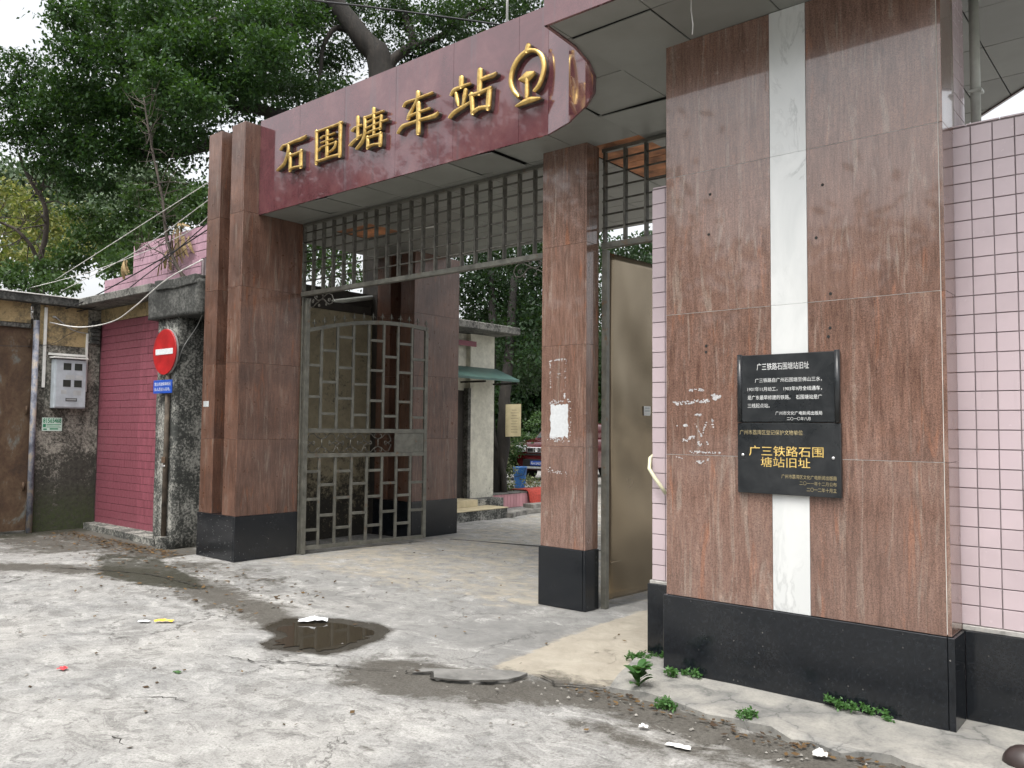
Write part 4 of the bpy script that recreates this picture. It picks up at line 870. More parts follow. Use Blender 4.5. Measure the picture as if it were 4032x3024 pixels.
# wall facing the gateway, broken by the rusty door
sw = MB().box(-13.65, -13.40, 4.90, 5.80, -0.02, 3.40).put('side_wall', M['plaster_left'], oh)
MB().box(-13.396, -13.390, 4.905, 5.60, 2.80, 3.395).put('ochre_band', M['cream_band'], oh)
MB().box(-13.66, -13.405, 2.2, 4.78, 3.10, 3.40).put('door_lintel', M['cream_band'], oh)
MB().box(-13.66, -13.402, 1.0, 2.2, -0.02, 3.40).put('front_wall', M['plaster_left'], oh)
d = MB().box(-13.52, -13.47, 2.2, 4.895, 0.03, 3.09).put('rusty_door', M['rust'], oh)
slab('door_frame', M['coping'], oh, -13.50, -13.42, 2.2, 4.80, 3.03, 3.10, 0.005)
for z in (0.62, 1.75, 2.75): MB().tube([(-13.455, 4.79, z), (-13.455, 4.79, z+0.12)], 0.018, 8).put('hinge', M['rust'], d, True)
MB().tube([(-13.36, 4.852, 0), (-13.37, 4.852, 3.15)], 0.042, 14).put('door_post', M['pipe'], oh, True)
ev = MB(); ev.box(-13.75, -13.22, 0.8, 5.40, 3.40, 3.52); ev.put('eave', M['mould_dark'], oh)
slab('eave', M['coping'], oh, -13.74, -10.95, 5.38, 5.95, 3.415, 3.53, 0.01)
slab('eave_edge', M['pvc'], oh, -13.235, -13.20, 1.0, 5.38, 3.515, 3.530, 0.002)
# red tiled infill
rw = MB().box(-13.64, -10.80, 5.808, 6.0, -0.02, 3.41).put('infill_wall', M['grout_red'], oh)
slab('ochre_band', M['cream_band'], oh, -13.38, -10.85, 5.790, 5.806, 3.205, 3.412, 0.003)
rt_m = MB().cbox(-0.0241, 0.0241, -0.004, 0.004, 0, 0.1055, 0.0008).mesh('red_tile'); rt_m.materials.append(M['redtile'])
xs = [-10.86-0.0485*i for i in range(52)]; zs = [0.075+0.1117*i for i in range(28)]
spots = sorted(((x, z) for x in xs for z in zs), key=lambda q: (q[0]**2+(q[1]-1.6)**2*0.2))
near_t = [q for q in spots if q[0] < -11.50][:300]; rest = [q for q in spots if q not in set(near_t)]
for x, z in near_t: put('red_tile', rt_m, None, rw, (x+rng.normal(0, .0004), 5.803+rng.normal(0, .0006), z))
mb = MB()
for x, z in rest:
    e = rng.normal(0, .0006); mb.cbox(x-0.0241, x+0.0241, 5.799+e, 5.807+e, z, z+0.1055, 0.0008)
tag(mb.put('red_tile', M['redtile'], rw), kind='stuff')
kb = MB(); kb.prism([(-13.3,5.60),(-11.2,5.46),(-10.72,5.42),(-10.72,5.80),(-13.35,5.80)], -0.02, 0.09); kb.put('kerb', M['mould'], oh)
# broken brick at the corner
for k in range(6):
    slab('brick', M['mould_dark'], oh, -13.37, -13.30-0.02*(k % 2), 5.62+0.01*(k % 3), 5.76, 2.86+0.062*k, 2.912+0.062*k, 0.006)

# stepped pink parapets
pk_m = MB().cbox(-0.0239, 0.0239, -0.004, 0.004, 0, 0.1035, 0.0008).mesh('parapet_tile'); pk_m.materials.append(M['pinkold'])
def parapet(x0, x1, z0, z1, y, label):
    t = thing('pink_parapet', label, 'parapet', ((x0+x1)/2, y, z0))
    MB().box(x0, x1, y+0.006, y+0.22, z0-0.3, z1-0.004).put('parapet_body', M['grout'], t)
    n = int((x1-x0)/0.0486); rows = max(1, round((z1-z0)/0.113)); h = (z1-z0)/rows
    for r in range(rows):
        for i in range(n): put('parapet_tile', pk_m, None, t, (x0+0.0243+0.0486*i, y+rng.normal(0, .0005), z1-h*(r+1)+0.006))
    slab('parapet_cap', M['pinkold'], t, x0, x1, y-0.002, y+0.225, z1-0.003, z1+0.004, 0.001)
    return t
parapet(-13.77, -10.71, 3.61, 3.948, 6.0, 'lower long pink tiled parapet step above the red infill')
parapet(-12.85, -9.66, 3.955, 4.412, 6.03, 'upper pink tiled parapet step draped with dead banana leaves')

# blackened concrete gatepost beside the granite pillar
cp = thing('concrete_pillar', 'blackened flaking concrete pillar with overhanging cap beside granite pillar', 'pillar', (-10.5, 5.6, 0))
def rough_box(x0, x1, y0, y1, z0, z1, n, amp):
    bm = bmesh.new(); bmesh.ops.create_cube(bm, size=1)
    for v in bm.verts: v.co = Vector((x0+(v.co.x+.5)*(x1-x0), y0+(v.co.y+.5)*(y1-y0), z0+(v.co.z+.5)*(z1-z0)))
    bmesh.ops.subdivide_edges(bm, edges=bm.edges[:], cuts=n, use_grid_fill=True)
    for v in bm.verts:
        d = mnoise.noise_vector(v.co*2.1)*amp+mnoise.noise_vector(v.co*6.5)*amp*0.5; v.co += d
    mb = MB(); bm.verts.index_update(); mb.v = [tuple(v.co) for v in bm.verts]; mb.f = [tuple(v.index for v in f.verts) for f in bm.faces]; bm.free(); return mb
rough_box(-10.80, -10.30, 5.44, 6.3, -0.05, 3.02, 14, 0.012).put('shaft', M['mould'], cp, True)
rough_box(-10.97, -9.70, 5.38, 6.02, 3.02, 3.46, 9, 0.02).put('cap', M['mould_dark'], cp, True)
rough_box(-10.78, -9.75, 5.36, 6.0, 3.40, 3.52, 8, 0.025).put('cap_top', M['mould_dark'], cp, True)
rough_box(-10.32, -9.68, 5.95, 6.5, -0.05, 3.1, 9, 0.01).put('return_wall', M['mould_dark'], cp, True)

M['darkpost'] = plain('rusted_post', (0.085, 0.066, 0.048), 0.8, var=0.3, scale=9)
# no entry sign
ns = thing('no_entry_sign', 'round red no-entry sign with white bar above small blue notice', 'sign', (-10.47, 5.36, 0))
put('disc', MB().lathe([(0.298, 0), (0.302, 0.004), (0.302, 0.012), (0.298, 0.016)], 48).mesh('disc'), M['redsign'], ns, (-10.47, 5.372, 2.563), rot=(math.pi/2, 0, 0))
put('rim', MB().lathe([(0.304, 0), (0.306, 0.02)], 48).mesh('rim'), M['chrome'], ns, (-10.47, 5.395, 2.563), rot=(math.pi/2, 0, 0))
slab('white_bar', M['whitepaint'], ns, -10.70, -10.245, 5.3525, 5.3555, 2.528, 2.604, 0.001)
bp = slab('notice_panel', M['bluesign'], ns, -10.722, -10.232, 5.350, 5.358, 2.018, 2.192, 0.002)
text('禁止机动车辆和闲', -10.690, -10.265, 2.140, 0.048, 5.3490, M['whitetext'], bp, bold=0.0); text('杂人员进入站场。', -10.690, -10.275, 2.072, 0.048, 5.3490, M['whitetext'], bp, bold=0.0)
MB().tube([(-10.425, 5.398, 0), (-10.425, 5.398, 2.62)], 0.032, 12).put('post', M['darkpost'], ns, True)
slab('clamp', M['chrome'], ns, -10.475, -10.38, 5.36, 5.37, 1.06, 1.085, 0.003); slab('clamp', M['rust'], ns, -10.47, -10.385, 5.36, 5.38, 1.11, 1.19, 0.004)
rough_box(-10.49, -10.36, 5.335, 5.46, 0, 0.16, 3, 0.012).put('footing', M['mould'], ns)

# meter box and conduits on the left wall (face +X at x=-13.39)
mbx = thing('meter_box', 'pale grey electric meter box with four dark windows', 'meter box', (-13.33, 5.3, 1.84))
slab('cabinet', M['meterbox'], mbx, -13.39, -13.255, 5.085, 5.545, 1.845, 2.585, 0.006)
slab('cabinet_door', M['meterbox'], mbx, -13.254, -13.244, 5.100, 5.540, 1.862, 2.578, 0.004)
slab('hood', M['pvc'], mbx, -13.39, -13.215, 5.05, 5.56, 2.597, 2.620, 0.004)
for y, z in ((5.205,2.425),(5.365,2.425),(5.205,2.170),(5.365,2.170)): slab('window', M['glass_dark'], mbx, -13.2435, -13.241, y, y+0.112, z, z+0.105, 0.001)
for y0, y1, z0, z1 in ((5.24,5.37,2.285,2.35),(5.39,5.49,2.285,2.35),(5.36,5.47,2.045,2.12),(5.18,5.26,2.06,2.12)): slab('faded_label', M['label_grey'], mbx, -13.2437, -13.2425, y0, y1, z0, z1, 0.0003)
lb = slab('name_plate', M['black_wire'], mbx, -13.2437, -13.241, 5.25, 5.415, 1.952, 2.0, 0.0005)
for z0, z1 in ((1.958,1.962),(1.990,1.994),(1.972,1.982)): slab('plate_line', M['label_grey'], lb, -13.2405, -13.240, 5.26, 5.405, z0, z1, 0.0001)
def conduit(label, y0, y1, z0, z1): return tag(slab('cable_trunking', M['pvc'], None, -13.388, -13.355, y0, y1, z0, z1, 0.003), label, 'trunking')
conduit('tall white plastic trunking running from eave down beside the door post', 4.955, 4.995, 2.15, 3.36)
conduit('white vertical trunking between meter box and red tiles', 5.572, 5.602, 2.11, 3.02)
conduit('short white horizontal trunking over the meter box hood', 5.03, 5.568, 2.645, 2.680)
tag(slab('cable_trunking', M['pvc'], None, -13.388, -13.365, 5.604, 5.72, 2.875, 2.893, 0.002), 'thin white trunking stub reaching towards the red tiles', 'trunking')
nt_ = tag(slab('paper_notice', M['stickerbg'], None, -13.3985, -13.3965, 4.99, 5.275, 1.50, 1.70, 0.0004), 'pale green paper notice printed 81565468 below the meter box', 'notice')
def child(o, par): o.parent = par; o.location = Vector(o.location)-Vector(par.location); return o
child(text('81565468', 5.005, 5.262, 1.655, 0.072, -13.3960, M['green_ink'], None, 'print', bold=0.03, face='+X'), nt_)
for y0, y1, z0, z1 in ((5.005,5.045,1.555,1.605),(5.055,5.26,1.592,1.602),(5.055,5.24,1.570,1.578),(5.055,5.26,1.552,1.558),(5.01,5.06,1.515,1.535),(5.10,5.22,1.520,1.540)):
    child(MB().box(-13.3962, -13.3958, y0, y1, z0, z1).put('print', M['green_ink']), nt_)

# cables
def cable(pts, r, mat, label):
    P = [Vector(p) for p in pts]; Q = []
    for i in range(len(P)-1):
        p0, p1, p2, p3 = P[max(i-1, 0)], P[i], P[i+1], P[min(i+2, len(P)-1)]
        for k in range(6):
            u = k/6; Q.append(0.5*((2*p1)+(p2-p0)*u+(2*p0-5*p1+4*p2-p3)*u*u+(3*p1-p0-3*p2+p3)*u**3))
    Q.append(P[-1])
    return tag(MB().tube(Q, r, 6).put('cable', M[mat], None, True), label, 'cable', 'overhead cables by the old house')
cable([(-14.36,4.67,3.58),(-13.82,4.88,3.27),(-13.20,5.12,3.10),(-12.75,5.30,3.05),(-11.98,5.37,3.09),(-11.28,5.34,3.24),(-10.36,5.30,3.50),(-9.68,5.42,3.70)], 0.009, 'white_wire', 'sagging white cable looping in front of the red infill')
cable([(-14.47,4.58,3.5),(-14.04,4.96,3.36),(-13.33,5.10,3.22)], 0.016, 'grey_wire', 'thick grey twisted cable ending on the ochre wall')
cable([(-13.33,5.10,3.22),(-13.34,5.3,3.08),(-13.36,5.45,3.03),(-13.36,5.62,3.02)], 0.008, 'grey_wire', 'thin drooping cable pair on the ochre wall')
cable([(-14.53,4.66,3.6),(-13.14,5.53,3.97),(-10.9,5.82,4.28),(-9.66,5.60,4.45)], 0.006, 'white_wire', 'pale thin cable rising across the lower parapet step')
cable([(-13.58,5.17,3.83),(-11.63,5.71,4.60),(-9.66,5.58,4.80)], 0.006, 'white_wire', 'highest pale cable rising over the bushes to the granite')
cable([(-13.53,5.23,3.65),(-11.99,5.7,4.18),(-9.66,5.60,4.60)], 0.006, 'white_wire', 'pale cable crossing the corner of the upper parapet')
cable([(-14.31,4.6,3.21),(-13.16,5.56,3.40),(-11.7,5.71,3.80),(-9.66,5.60,4.32)], 0.008, 'black_wire', 'black cable low over the eave crossing both parapets')
cable([(-14.42,4.62,3.55),(-13.93,4.92,3.36),(-13.33,5.29,3.39),(-11.65,5.74,3.93),(-9.66,5.60,4.20)], 0.010, 'black_wire', 'thicker black cable dipping to the eave then rising')
cable([(-13.40,3.6,2.70),(-13.34,4.9,2.77),(-13.33,5.3,2.98),(-13.32,5.75,3.25)], 0.004, 'black_wire', 'hair-thin black wire slanting across the rusty door')
cable([(-7.61,5.04,6.33),(-7.31,5.31,6.23),(-7.0,5.82,6.26),(-6.42,6.7,6.28),(-6.06,7.27,6.3),(-5.6,8.1,6.4)], 0.012, 'black_wire', 'black cable crossing above the maroon fascia')
cable([(-10.33,5.42,2.2),(-10.27,5.50,2.6),(-10.10,5.6,2.9),(-9.72,5.50,3.12)], 0.006, 'grey_wire', 'grey wire climbing the flaking concrete pillar')
tag(MB().tube([(-4.975, 5.80, 5.34), (-4.975, 5.80, 6.6)], 0.012, 8).put('pole', M['pvc'], None, True), 'thin white pole standing on top of the maroon fascia', 'pole')

# ================================================================== YARD BEHIND THE GATE
cw = thing('side_wall', 'dim cream plaster wall with black damp foot behind gate leaf', 'wall', (-9.8, 7.2, 0))
MB().box(-9.95, -9.75, 6.5, 8.265, -0.02, 3.30).put('wall_body', M['cream_wall'], cw)
MB().box(-9.95, -9.645, 8.268, 8.52, -0.02, 3.62).put('gap_filler', M['darkwood_fill'], cw)  # added dark filler, stands in for the shaded gap by the pillar
MB().box(-9.92, -9.76, 6.45, 8.27, 3.425, 3.62).put('void_filler', M['darkwood_fill'], cw)  # added dark box, stands in for the black void above the wall
slab('wall_cap', M['darkwood_fill'], cw, -10.6, -9.70, 6.4, 8.20, 3.30, 3.42, 0.01)
MB().tube([(-9.74, 7.5, 3.42), (-9.74, 8.24, 3.58)], 0.035, 10).put('pipe', M['pvc_grey'], cw, True)
hb = thing('gatehouse', 'pale stained gatehouse with grey slab roof and green awning', 'building', (-11.5, 11, 0))
MB().box(-14.5, -10.49, 9.4, 10.95, -0.02, 3.36).put('wall', M['house_wall'], hb)
MB().box(-14.5, -10.49, 11.28, 11.95, -0.02, 3.36).put('wall', M['house_wall'], hb)
MB().box(-14.5, -10.60, 10.95, 11.28, 2.30, 3.36).put('wall_over_door', M['house_wall'], hb)
dr = MB().box(-10.64, -10.60, 10.96, 11.27, 0.30, 2.30).put('door', M['darkwood_fill'], hb); slab('door_frame', M['coping'], hb, -10.62, -10.485, 11.22, 11.30, 0.3, 2.34, 0.004)
slab('roof_slab', M['coping'], hb, -14.7, -9.92, 9.2, 12.05, 3.365, 3.50, 0.012)
slab('sign_strip', M['redtile'], hb, -10.485, -10.47, 9.9, 11.42, 3.12, 3.22, 0.003)
mb = MB(); mb.add([(-10.48,9.4,2.74),(-10.48,12.0,2.74),(-9.80,11.88,2.50),(-9.80,9.3,2.50),(-10.48,9.4,2.70),(-10.48,12.0,2.70),(-9.80,11.88,2.46),(-9.80,9.3,2.46)], [(0,1,2,3)[::-1],(4,5,6,7),(0,4,5,1),(1,5,6,2),(2,6,7,3),(3,7,4,0)])
mb.put('awning', M['greenroof'], hb)
for y in (9.9, 11.0, 11.9): MB().tube([(-10.47, y, 2.44), (-9.86, y, 2.44)], 0.018, 6).put('awning_bracket', M['darkwood_fill'], hb)
ss = thing('door_steps', 'cream tiled door steps with stained concrete front', 'steps', (-10.1, 10.6, 0))
slab('lower_step', M['mould'], ss, -10.48, -9.70, 9.3, 11.45, -0.02, 0.172, 0.006); slab('tread', M['cream_tile'], ss, -10.48, -9.685, 9.3, 11.46, 0.173, 0.190, 0.004)
slab('upper_step', M['cream_tile'], ss, -10.58, -10.15, 9.6, 11.15, 0.191, 0.31, 0.005); slab('upper_step', M['mould'], ss, -10.58, -10.20, 11.155, 11.93, 0.02, 0.30, 0.008)
r = random.Random(8)
for i, (x, y, z, a, l) in enumerate(((-9.88,11.85,0,0.1,0.55),(-9.95,12.45,0,-0.2,0.6),(-10.15,13.15,0,0.15,0.6),(-10.02,12.75,0.075,-0.1,0.55),(-9.80,11.60,0.0,0.4,0.4))):
    o = rough_box(-0.14, 0.14, -l/2, l/2, 0, 0.075, 3, 0.008).put('stone_block', M['stone'], None, local=True); o.location = (x, y, z); o.rotation_euler.z = a
    tag(o, ['dark stone block beside the cream step end', 'long grey stone block along the planter foot', 'grey stone block by the red carpet', 'loose stone block lying on top of another', 'low stone block half under the step edge'][i], 'stone block', 'stone blocks by the planter')
pl = thing('planter', 'low pink tiled planter wall under the papered tree', 'planter', (-11, 13, 0))
MB().box(-11.15, -10.895, 12.05, 14.6, -0.02, 0.27).put('planter_body', M['grout'], pl)
for i in range(26): slab('planter_tile', M['planttile'], pl, -10.895, -10.885, 12.06+0.098*i, 12.154+0.098*i, 0.0, 0.272, 0.002)
slab('planter_cap', M['coping'], pl, -11.16, -10.87, 12.04, 14.6, 0.273, 0.292, 0.004)
MB().box(-16, -11.15, 12.06, 14.6, 0.0, 0.25).put('planter_soil', M['soil'], pl)
# carpet draped over the planter end
vv = []; ff = []; prof = [(-11.35,0.32),(-11.1,0.33),(-10.93,0.335),(-10.84,0.31),(-10.80,0.23),(-10.78,0.12),(-10.76,0.02),(-10.70,0.012)]
for j in range(9):
    for i, (x, z) in enumerate(prof): vv.append((x+0.02*math.sin(j*1.4+i), 13.46+0.13*j, z+0.006*math.sin(j*2.1+i*1.3)))
for j in range(8):
    for i in range(7): ff.append((j*8+i, j*8+i+1, (j+1)*8+i+1, (j+1)*8+i))
mb = MB(); mb.add(vv, ff); o = mb.put('red_carpet', M['redcloth'], None, True); sd = o.modifiers.new('thick', 'SOLIDIFY'); sd.thickness = 0.02
tag(o, 'red carpet piece draped over the end of the pink planter', 'carpet')
bk = thing('bucket', 'blue plastic bucket standing among the ivy', 'bucket', (-14.31, 17.4, 0))
put('body', MB().lathe([(0.14, 0), (0.145, 0.02), (0.185, 0.52), (0.195, 0.54), (0.195, 0.57), (0.18, 0.57), (0.13, 0.05)], 28).mesh('body', True), M['bluebin'], bk, (-14.31, 17.4, 0))
MB().tube([(-14.51,17.4,0.54),(-14.52,17.3,0.36),(-14.31,17.19,0.30),(-14.10,17.3,0.36),(-14.11,17.4,0.54)], 0.008, 6).put('handle', M['rubber'], bk)

# dark red SUV seen nose-on
CAR = (-15.85, 20.1); ca = math.atan2(16, -20)*1.0
car = thing('parked_car', 'dark red SUV with blue number plate parked behind the gate', 'car', (CAR[0], CAR[1], 0), rotz=0.17)
# car local frame: +Y towards the tail, nose at y=0, x across
def loft(name, secs, mat, smooth=True):
    n = len(secs[0]); v = [p for s in secs for p in s]; f = []
    for i in range(len(secs)-1):
        for k in range(n): f.append((i*n+k, (i+1)*n+k, (i+1)*n+(k+1) % n, i*n+(k+1) % n))
    f += [tuple(range(n)), tuple((len(secs)-1)*n+k for k in range(n))[::-1]]
    mb = MB(); mb.add(v, f); return mb.put(name, mat, car, smooth, local=True)
def sec(y, w, zb, zt, rr=0.10):
    pts = []
    for sx, sz, a0 in ((1, 1, 0), (-1, 1, 90), (-1, -1, 180), (1, -1, 270)):
        for k in range(4):
            a = math.radians(a0+k*30); cx = sx*(w-rr); cz = (zt-rr) if sz > 0 else (zb+rr); pts.append((cx+rr*math.cos(a), y, cz+rr*math.sin(a)))
    return pts
body = loft('body', [sec(0.0,0.66,0.42,0.98), sec(0.06,0.76,0.34,1.08), sec(0.25,0.84,0.30,1.16), sec(0.9,0.88,0.28,1.25), sec(1.25,0.89,0.28,1.28), sec(4.2,0.88,0.30,1.28), sec(4.4,0.82,0.36,1.2)], M['carpaint'])
loft('cabin', [sec(1.15,0.74,1.2,1.27,0.03), sec(1.85,0.68,1.2,1.78,0.12), sec(3.6,0.66,1.2,1.80,0.12), sec(4.2,0.7,1.2,1.3,0.03)], M['carpaint'])
mb = MB(); mb.add([(-0.66,1.17,1.30),(0.66,1.17,1.30),(0.60,1.80,1.72),(-0.60,1.80,1.72)], [(0,1,2,3)]); o = mb.put('windscreen', M['glass_dark'], car, local=True); o.location.y -= 0.02; o.location.z += 0.015
gl = slab('grille', M['chrome'], car, -0.36, 0.36, -0.035, 0.02, 0.86, 1.03, 0.02, local=True)
for x0, x1 in ((-0.325,-0.13),(-0.11,0.11),(0.13,0.325)): slab('grille_opening', M['rubber'], car, x0, x1, -0.042, -0.03, 0.885, 1.005, 0.004, local=True)
put('badge', MB().lathe([(0.060, 0), (0.060, 0.012), (0.048, 0.012), (0.046, 0.004)], 24).mesh('badge', True), M['chrome'], car, (0, -0.043, 0.945), local=True, rot=(math.pi/2, 0, 0)); slab('badge_bar', M['chrome'], car, -0.075, 0.075, -0.060, -0.050, 0.932, 0.958, 0.003, local=True)
for sx in (-1, 1):
    rough_box(min(sx*0.40, sx*0.72), max(sx*0.40, sx*0.72), -0.02, 0.22, 0.88, 1.08, 2, 0.01).put('headlight', M['lens'], car, True, local=True)
    put('wheel', MB().lathe([(0.20,-0.11),(0.33,-0.11),(0.35,-0.07),(0.35,0.07),(0.33,0.11),(0.20,0.11)], 28).mesh('wheel', True), M['rubber'], car, (sx*0.72, 0.85, 0.35), local=True, rot=(0, math.pi/2, 0))
    put('wheel', MB().lathe([(0.20,-0.11),(0.33,-0.11),(0.35,-0.07),(0.35,0.07),(0.33,0.11),(0.20,0.11)], 28).mesh('wheel', True), M['rubber'], car, (sx*0.72, 3.5, 0.35), local=True, rot=(0, math.pi/2, 0))
slab('air_slot', M['rubber'], car, -0.44, 0.44, -0.03, 0.02, 0.775, 0.83, 0.008, local=True)
slab('bumper_insert', M['rubber'], car, -0.50, 0.50, -0.03, 0.05, 0.42, 0.66, 0.02, local=True); slab('skid_plate', M['label_grey'], car, -0.56, 0.56, -0.05, 0.1, 0.36, 0.43, 0.02, local=True)
pla = slab('number_plate', M['bluesign'], car, -0.22, 0.22, -0.048, -0.036, 0.47, 0.61, 0.003, local=True)
o = text('粤A·2AE39', -0.195, 0.195, 0, 0.095, 0, M['whitetext'], car, 'plate_number', bold=0.02, local=True); o.location = (0, -0.0495, 0.54)

# ================================================================== VEGETATION
def leaf_mesh(name, blobs, per, size, seed, flat=0.5, shell=0.55, sub=0.16, aspect=0.5, up=0.35):
    """leaf rhombs gathered in twig-sized clumps through the volume of each lobe"""
    R = np.random.default_rng(seed); pos = []
    for (x, y, z, r) in blobs:
        n = int(per*r*r); k = max(3, n//16)
        d = R.normal(size=(k, 3)); d /= np.linalg.norm(d, axis=1)[:, None]
        d[:, 2] = np.where(R.random(k) < 0.6, np.abs(d[:, 2]), d[:, 2]); rad = r*(shell+(1-shell)*R.random(k))*(0.8+0.3*R.random(k)); rad[: k//4] *= R.random(k//4)
        c = d*rad[:, None]; c[:, 2] *= 0.8; c += (x, y, z)
        p = np.repeat(c, 16, 0)+R.normal(size=(k*16, 3))*sub*min(1, r+0.35)*np.array([1, 1, 0.7]); pos.append(p)
    p = np.concatenate(pos); n = len(p)
    a = R.normal(size=(n, 3)); a[:, 2] -= 0.35; a /= np.linalg.norm(a, axis=1)[:, None]
    nn = R.normal(size=(n, 3)); nn[:, 2] += up*3; b = np.cross(nn, a); b /= np.linalg.norm(b, axis=1)[:, None]+1e-9
    c = np.cross(a, b)
    s = size*R.uniform(0.6, 1.25, n)[:, None]
    v = np.empty((n, 4, 3)); v[:, 0] = p; v[:, 1] = p+a*s*0.45+b*s*aspect*0.5+c*s*0.06; v[:, 2] = p+a*s; v[:, 3] = p+a*s*0.45-b*s*aspect*0.5+c*s*0.06
    m = bpy.data.meshes.new(name); m.vertices.add(n*4); m.vertices.foreach_set('co', v.reshape(-1).astype(np.float32))
    m.loops.add(n*4); m.loops.foreach_set('vertex_index', np.arange(n*4, dtype=np.int32)); m.polygons.add(n)
    m.polygons.foreach_set('loop_start', np.arange(0, n*4, 4, dtype=np.int32)); m.polygons.foreach_set('loop_total', np.full(n, 4, dtype=np.int32)); m.update()
    at = m.attributes.new('lv', 'FLOAT', 'POINT'); at.data.foreach_set('value', np.repeat(np.clip(R.normal(0.45, 0.28, n), 0, 1), 4).astype(np.float32))
    return m
def limb(name, parent, pts, r0_, r1_, mat='bark', n=9):
    P = [Vector(p) for p in pts]; Q = []
    for i in range(len(P)-1):
        for k in range(4):
            u = k/4; p0, p1, p2, p3 = P[max(i-1, 0)], P[i], P[i+1], P[min(i+2, len(P)-1)]
            Q.append(0.5*((2*p1)+(p2-p0)*u+(2*p0-5*p1+4*p2-p3)*u*u+(3*p1-p0-3*p2+p3)*u**3)+mnoise.noise_vector(p1*2+Vector((k, 0, 0)))*r1_*0.5)
    Q.append(P[-1]); L = len(Q)
    return MB().tube(Q, [r0_+(r1_-r0_)*i/(L-1) for i in range(L)], n).put(name, M[mat], parent, True)
MAIN=[(-15.60,6.00,8.86,0.60),(-16.08,6.86,9.53,0.81),(-14.44,6.97,8.96,0.84),(-14.71,8.01,9.55,0.81),(-15.43,6.20,8.11,0.71),(-15.84,7.13,8.55,0.85),(-13.73,6.98,7.99,0.85),(-13.56,7.76,8.30,0.84),(-12.97,8.22,8.72,0.84),(-11.91,7.87,7.78,0.63),(-13.28,9.22,9.47,0.72),(-17.42,5.82,8.35,0.67),(-18.09,5.94,7.92,0.74),(-17.07,6.18,7.37,0.76),(-17.90,6.15,7.18,0.69),(-16.29,6.16,7.72,0.69),(-15.77,6.62,7.38,0.78),(-15.17,7.12,7.38,0.87),(-13.63,7.12,7.22,0.81),(-13.51,7.84,7.59,0.71),(-13.50,8.49,7.88,0.61),(-16.71,6.52,6.84,0.72),(-17.52,6.51,6.63,0.51),(-16.66,6.61,6.22,0.49),(-15.56,6.85,6.60,0.74),(-14.95,7.35,6.78,0.65),(-13.99,7.50,6.79,0.50),(-16.28,6.93,6.13,0.45),(-12.51,6.78,6.80,0.57),(-11.68,7.42,7.71,0.53),(-12.91,6.42,7.09,0.57)]
BACK=[(-21.09,7.84,10.16,1.23),(-20.21,8.54,10.73,1.45),(-19.18,9.39,10.85,1.57),(-18.15,10.26,10.86,1.57),(-17.31,11.00,10.43,1.34),(-16.77,11.39,11.22,1.23),(-20.43,8.47,9.05,1.45),(-19.57,9.18,9.17,1.45),(-18.54,10.04,9.30,1.45),(-17.68,10.76,9.42,1.23),(-22.17,7.66,9.11,1.15),(-20.63,8.37,8.04,1.01),(-19.60,9.23,8.17,1.01),(-18.91,9.81,8.18,0.78),(-16.48,11.75,9.66,0.89),(-15.80,12.34,9.33,0.78),(-17.00,11.35,9.09,0.67)]
RIGHT=[(-13.74,10.10,9.97,0.67),(-14.01,11.14,10.67,0.65),(-13.70,10.21,9.02,0.57),(-13.80,11.38,9.77,0.60),(-12.51,11.14,9.98,0.67),(-12.24,11.42,9.13,0.57),(-11.09,11.07,9.32,0.67),(-11.41,12.05,10.09,0.57),(-10.58,12.12,9.76,0.55),(-10.53,12.78,10.24,0.48),(-12.40,11.33,8.56,0.43),(-11.80,11.80,9.04,0.48),(-13.32,9.29,8.04,0.45),(-12.77,9.75,7.92,0.45),(-11.36,12.14,9.43,0.38),(-12.84,10.97,8.37,0.38)]
BUSH=[(-12.60,6.40,4.96,0.35),(-12.85,6.40,4.78,0.29),(-12.78,6.40,4.45,0.27),(-12.20,6.61,5.08,0.36),(-11.58,6.60,4.75,0.28),(-11.90,6.53,4.75,0.28),(-12.44,6.94,5.36,0.30),(-13.74,6.50,5.42,0.35),(-13.2,6.40,4.25,0.26),(-13.5,6.35,3.98,0.24)]
YEL=[(-24.23,8.00,7.57,0.68),(-21.70,7.58,6.58,0.56),(-20.95,6.95,5.90,0.53),(-21.28,7.95,6.25,0.56),(-21.80,8.79,6.72,0.53),(-19.55,6.86,5.18,0.45),(-20.07,7.72,5.49,0.48),(-20.52,8.62,5.92,0.39),(-18.90,6.12,4.97,0.43)]
LOW=[(-14.24,4.98,3.76,0.24),(-13.97,5.22,3.74,0.22),(-13.62,5.40,3.72,0.20),(-14.41,4.84,3.83,0.25),(-14.8,4.4,3.82,0.3),(-14.6,5.6,3.9,0.3)]
FAR=[(-37.14,12.58,11.39,1.54),(-38.10,14.37,11.58,1.51),(-36.87,15.42,11.39,1.51),(-33.66,15.53,11.05,1.44),(-32.77,16.24,11.63,1.25),(-37.46,12.38,10.0,1.64),(-36.01,13.62,9.6,1.64),(-33.40,14.52,9.4,1.61),(-35,13,8.2,1.6),(-32.5,15,8.4,1.5)]
YARD=[(-12.68,13.97,4.83,0.74),(-12.20,14.39,4.52,0.80),(-11.50,14.37,3.93,0.72),(-13.12,14.31,4.05,0.65),(-11.59,13.68,3.46,0.60),(-12.41,15.50,5.02,0.78),(-10.90,13.63,3.03,0.44),(-11.61,14.83,5.48,0.74),(-13.50,14.53,5.67,0.67),(-12.90,15.03,5.68,0.78),(-11.93,14.76,2.62,0.32),(-13.70,14.43,4.78,0.56),(-11.22,15.20,4.85,0.74),(-9.07,14.37,5.09,0.48),(-8.71,14.66,5.28,0.48),(-9.47,15.36,4.90,0.50),(-10.58,14.51,3.68,0.60)]
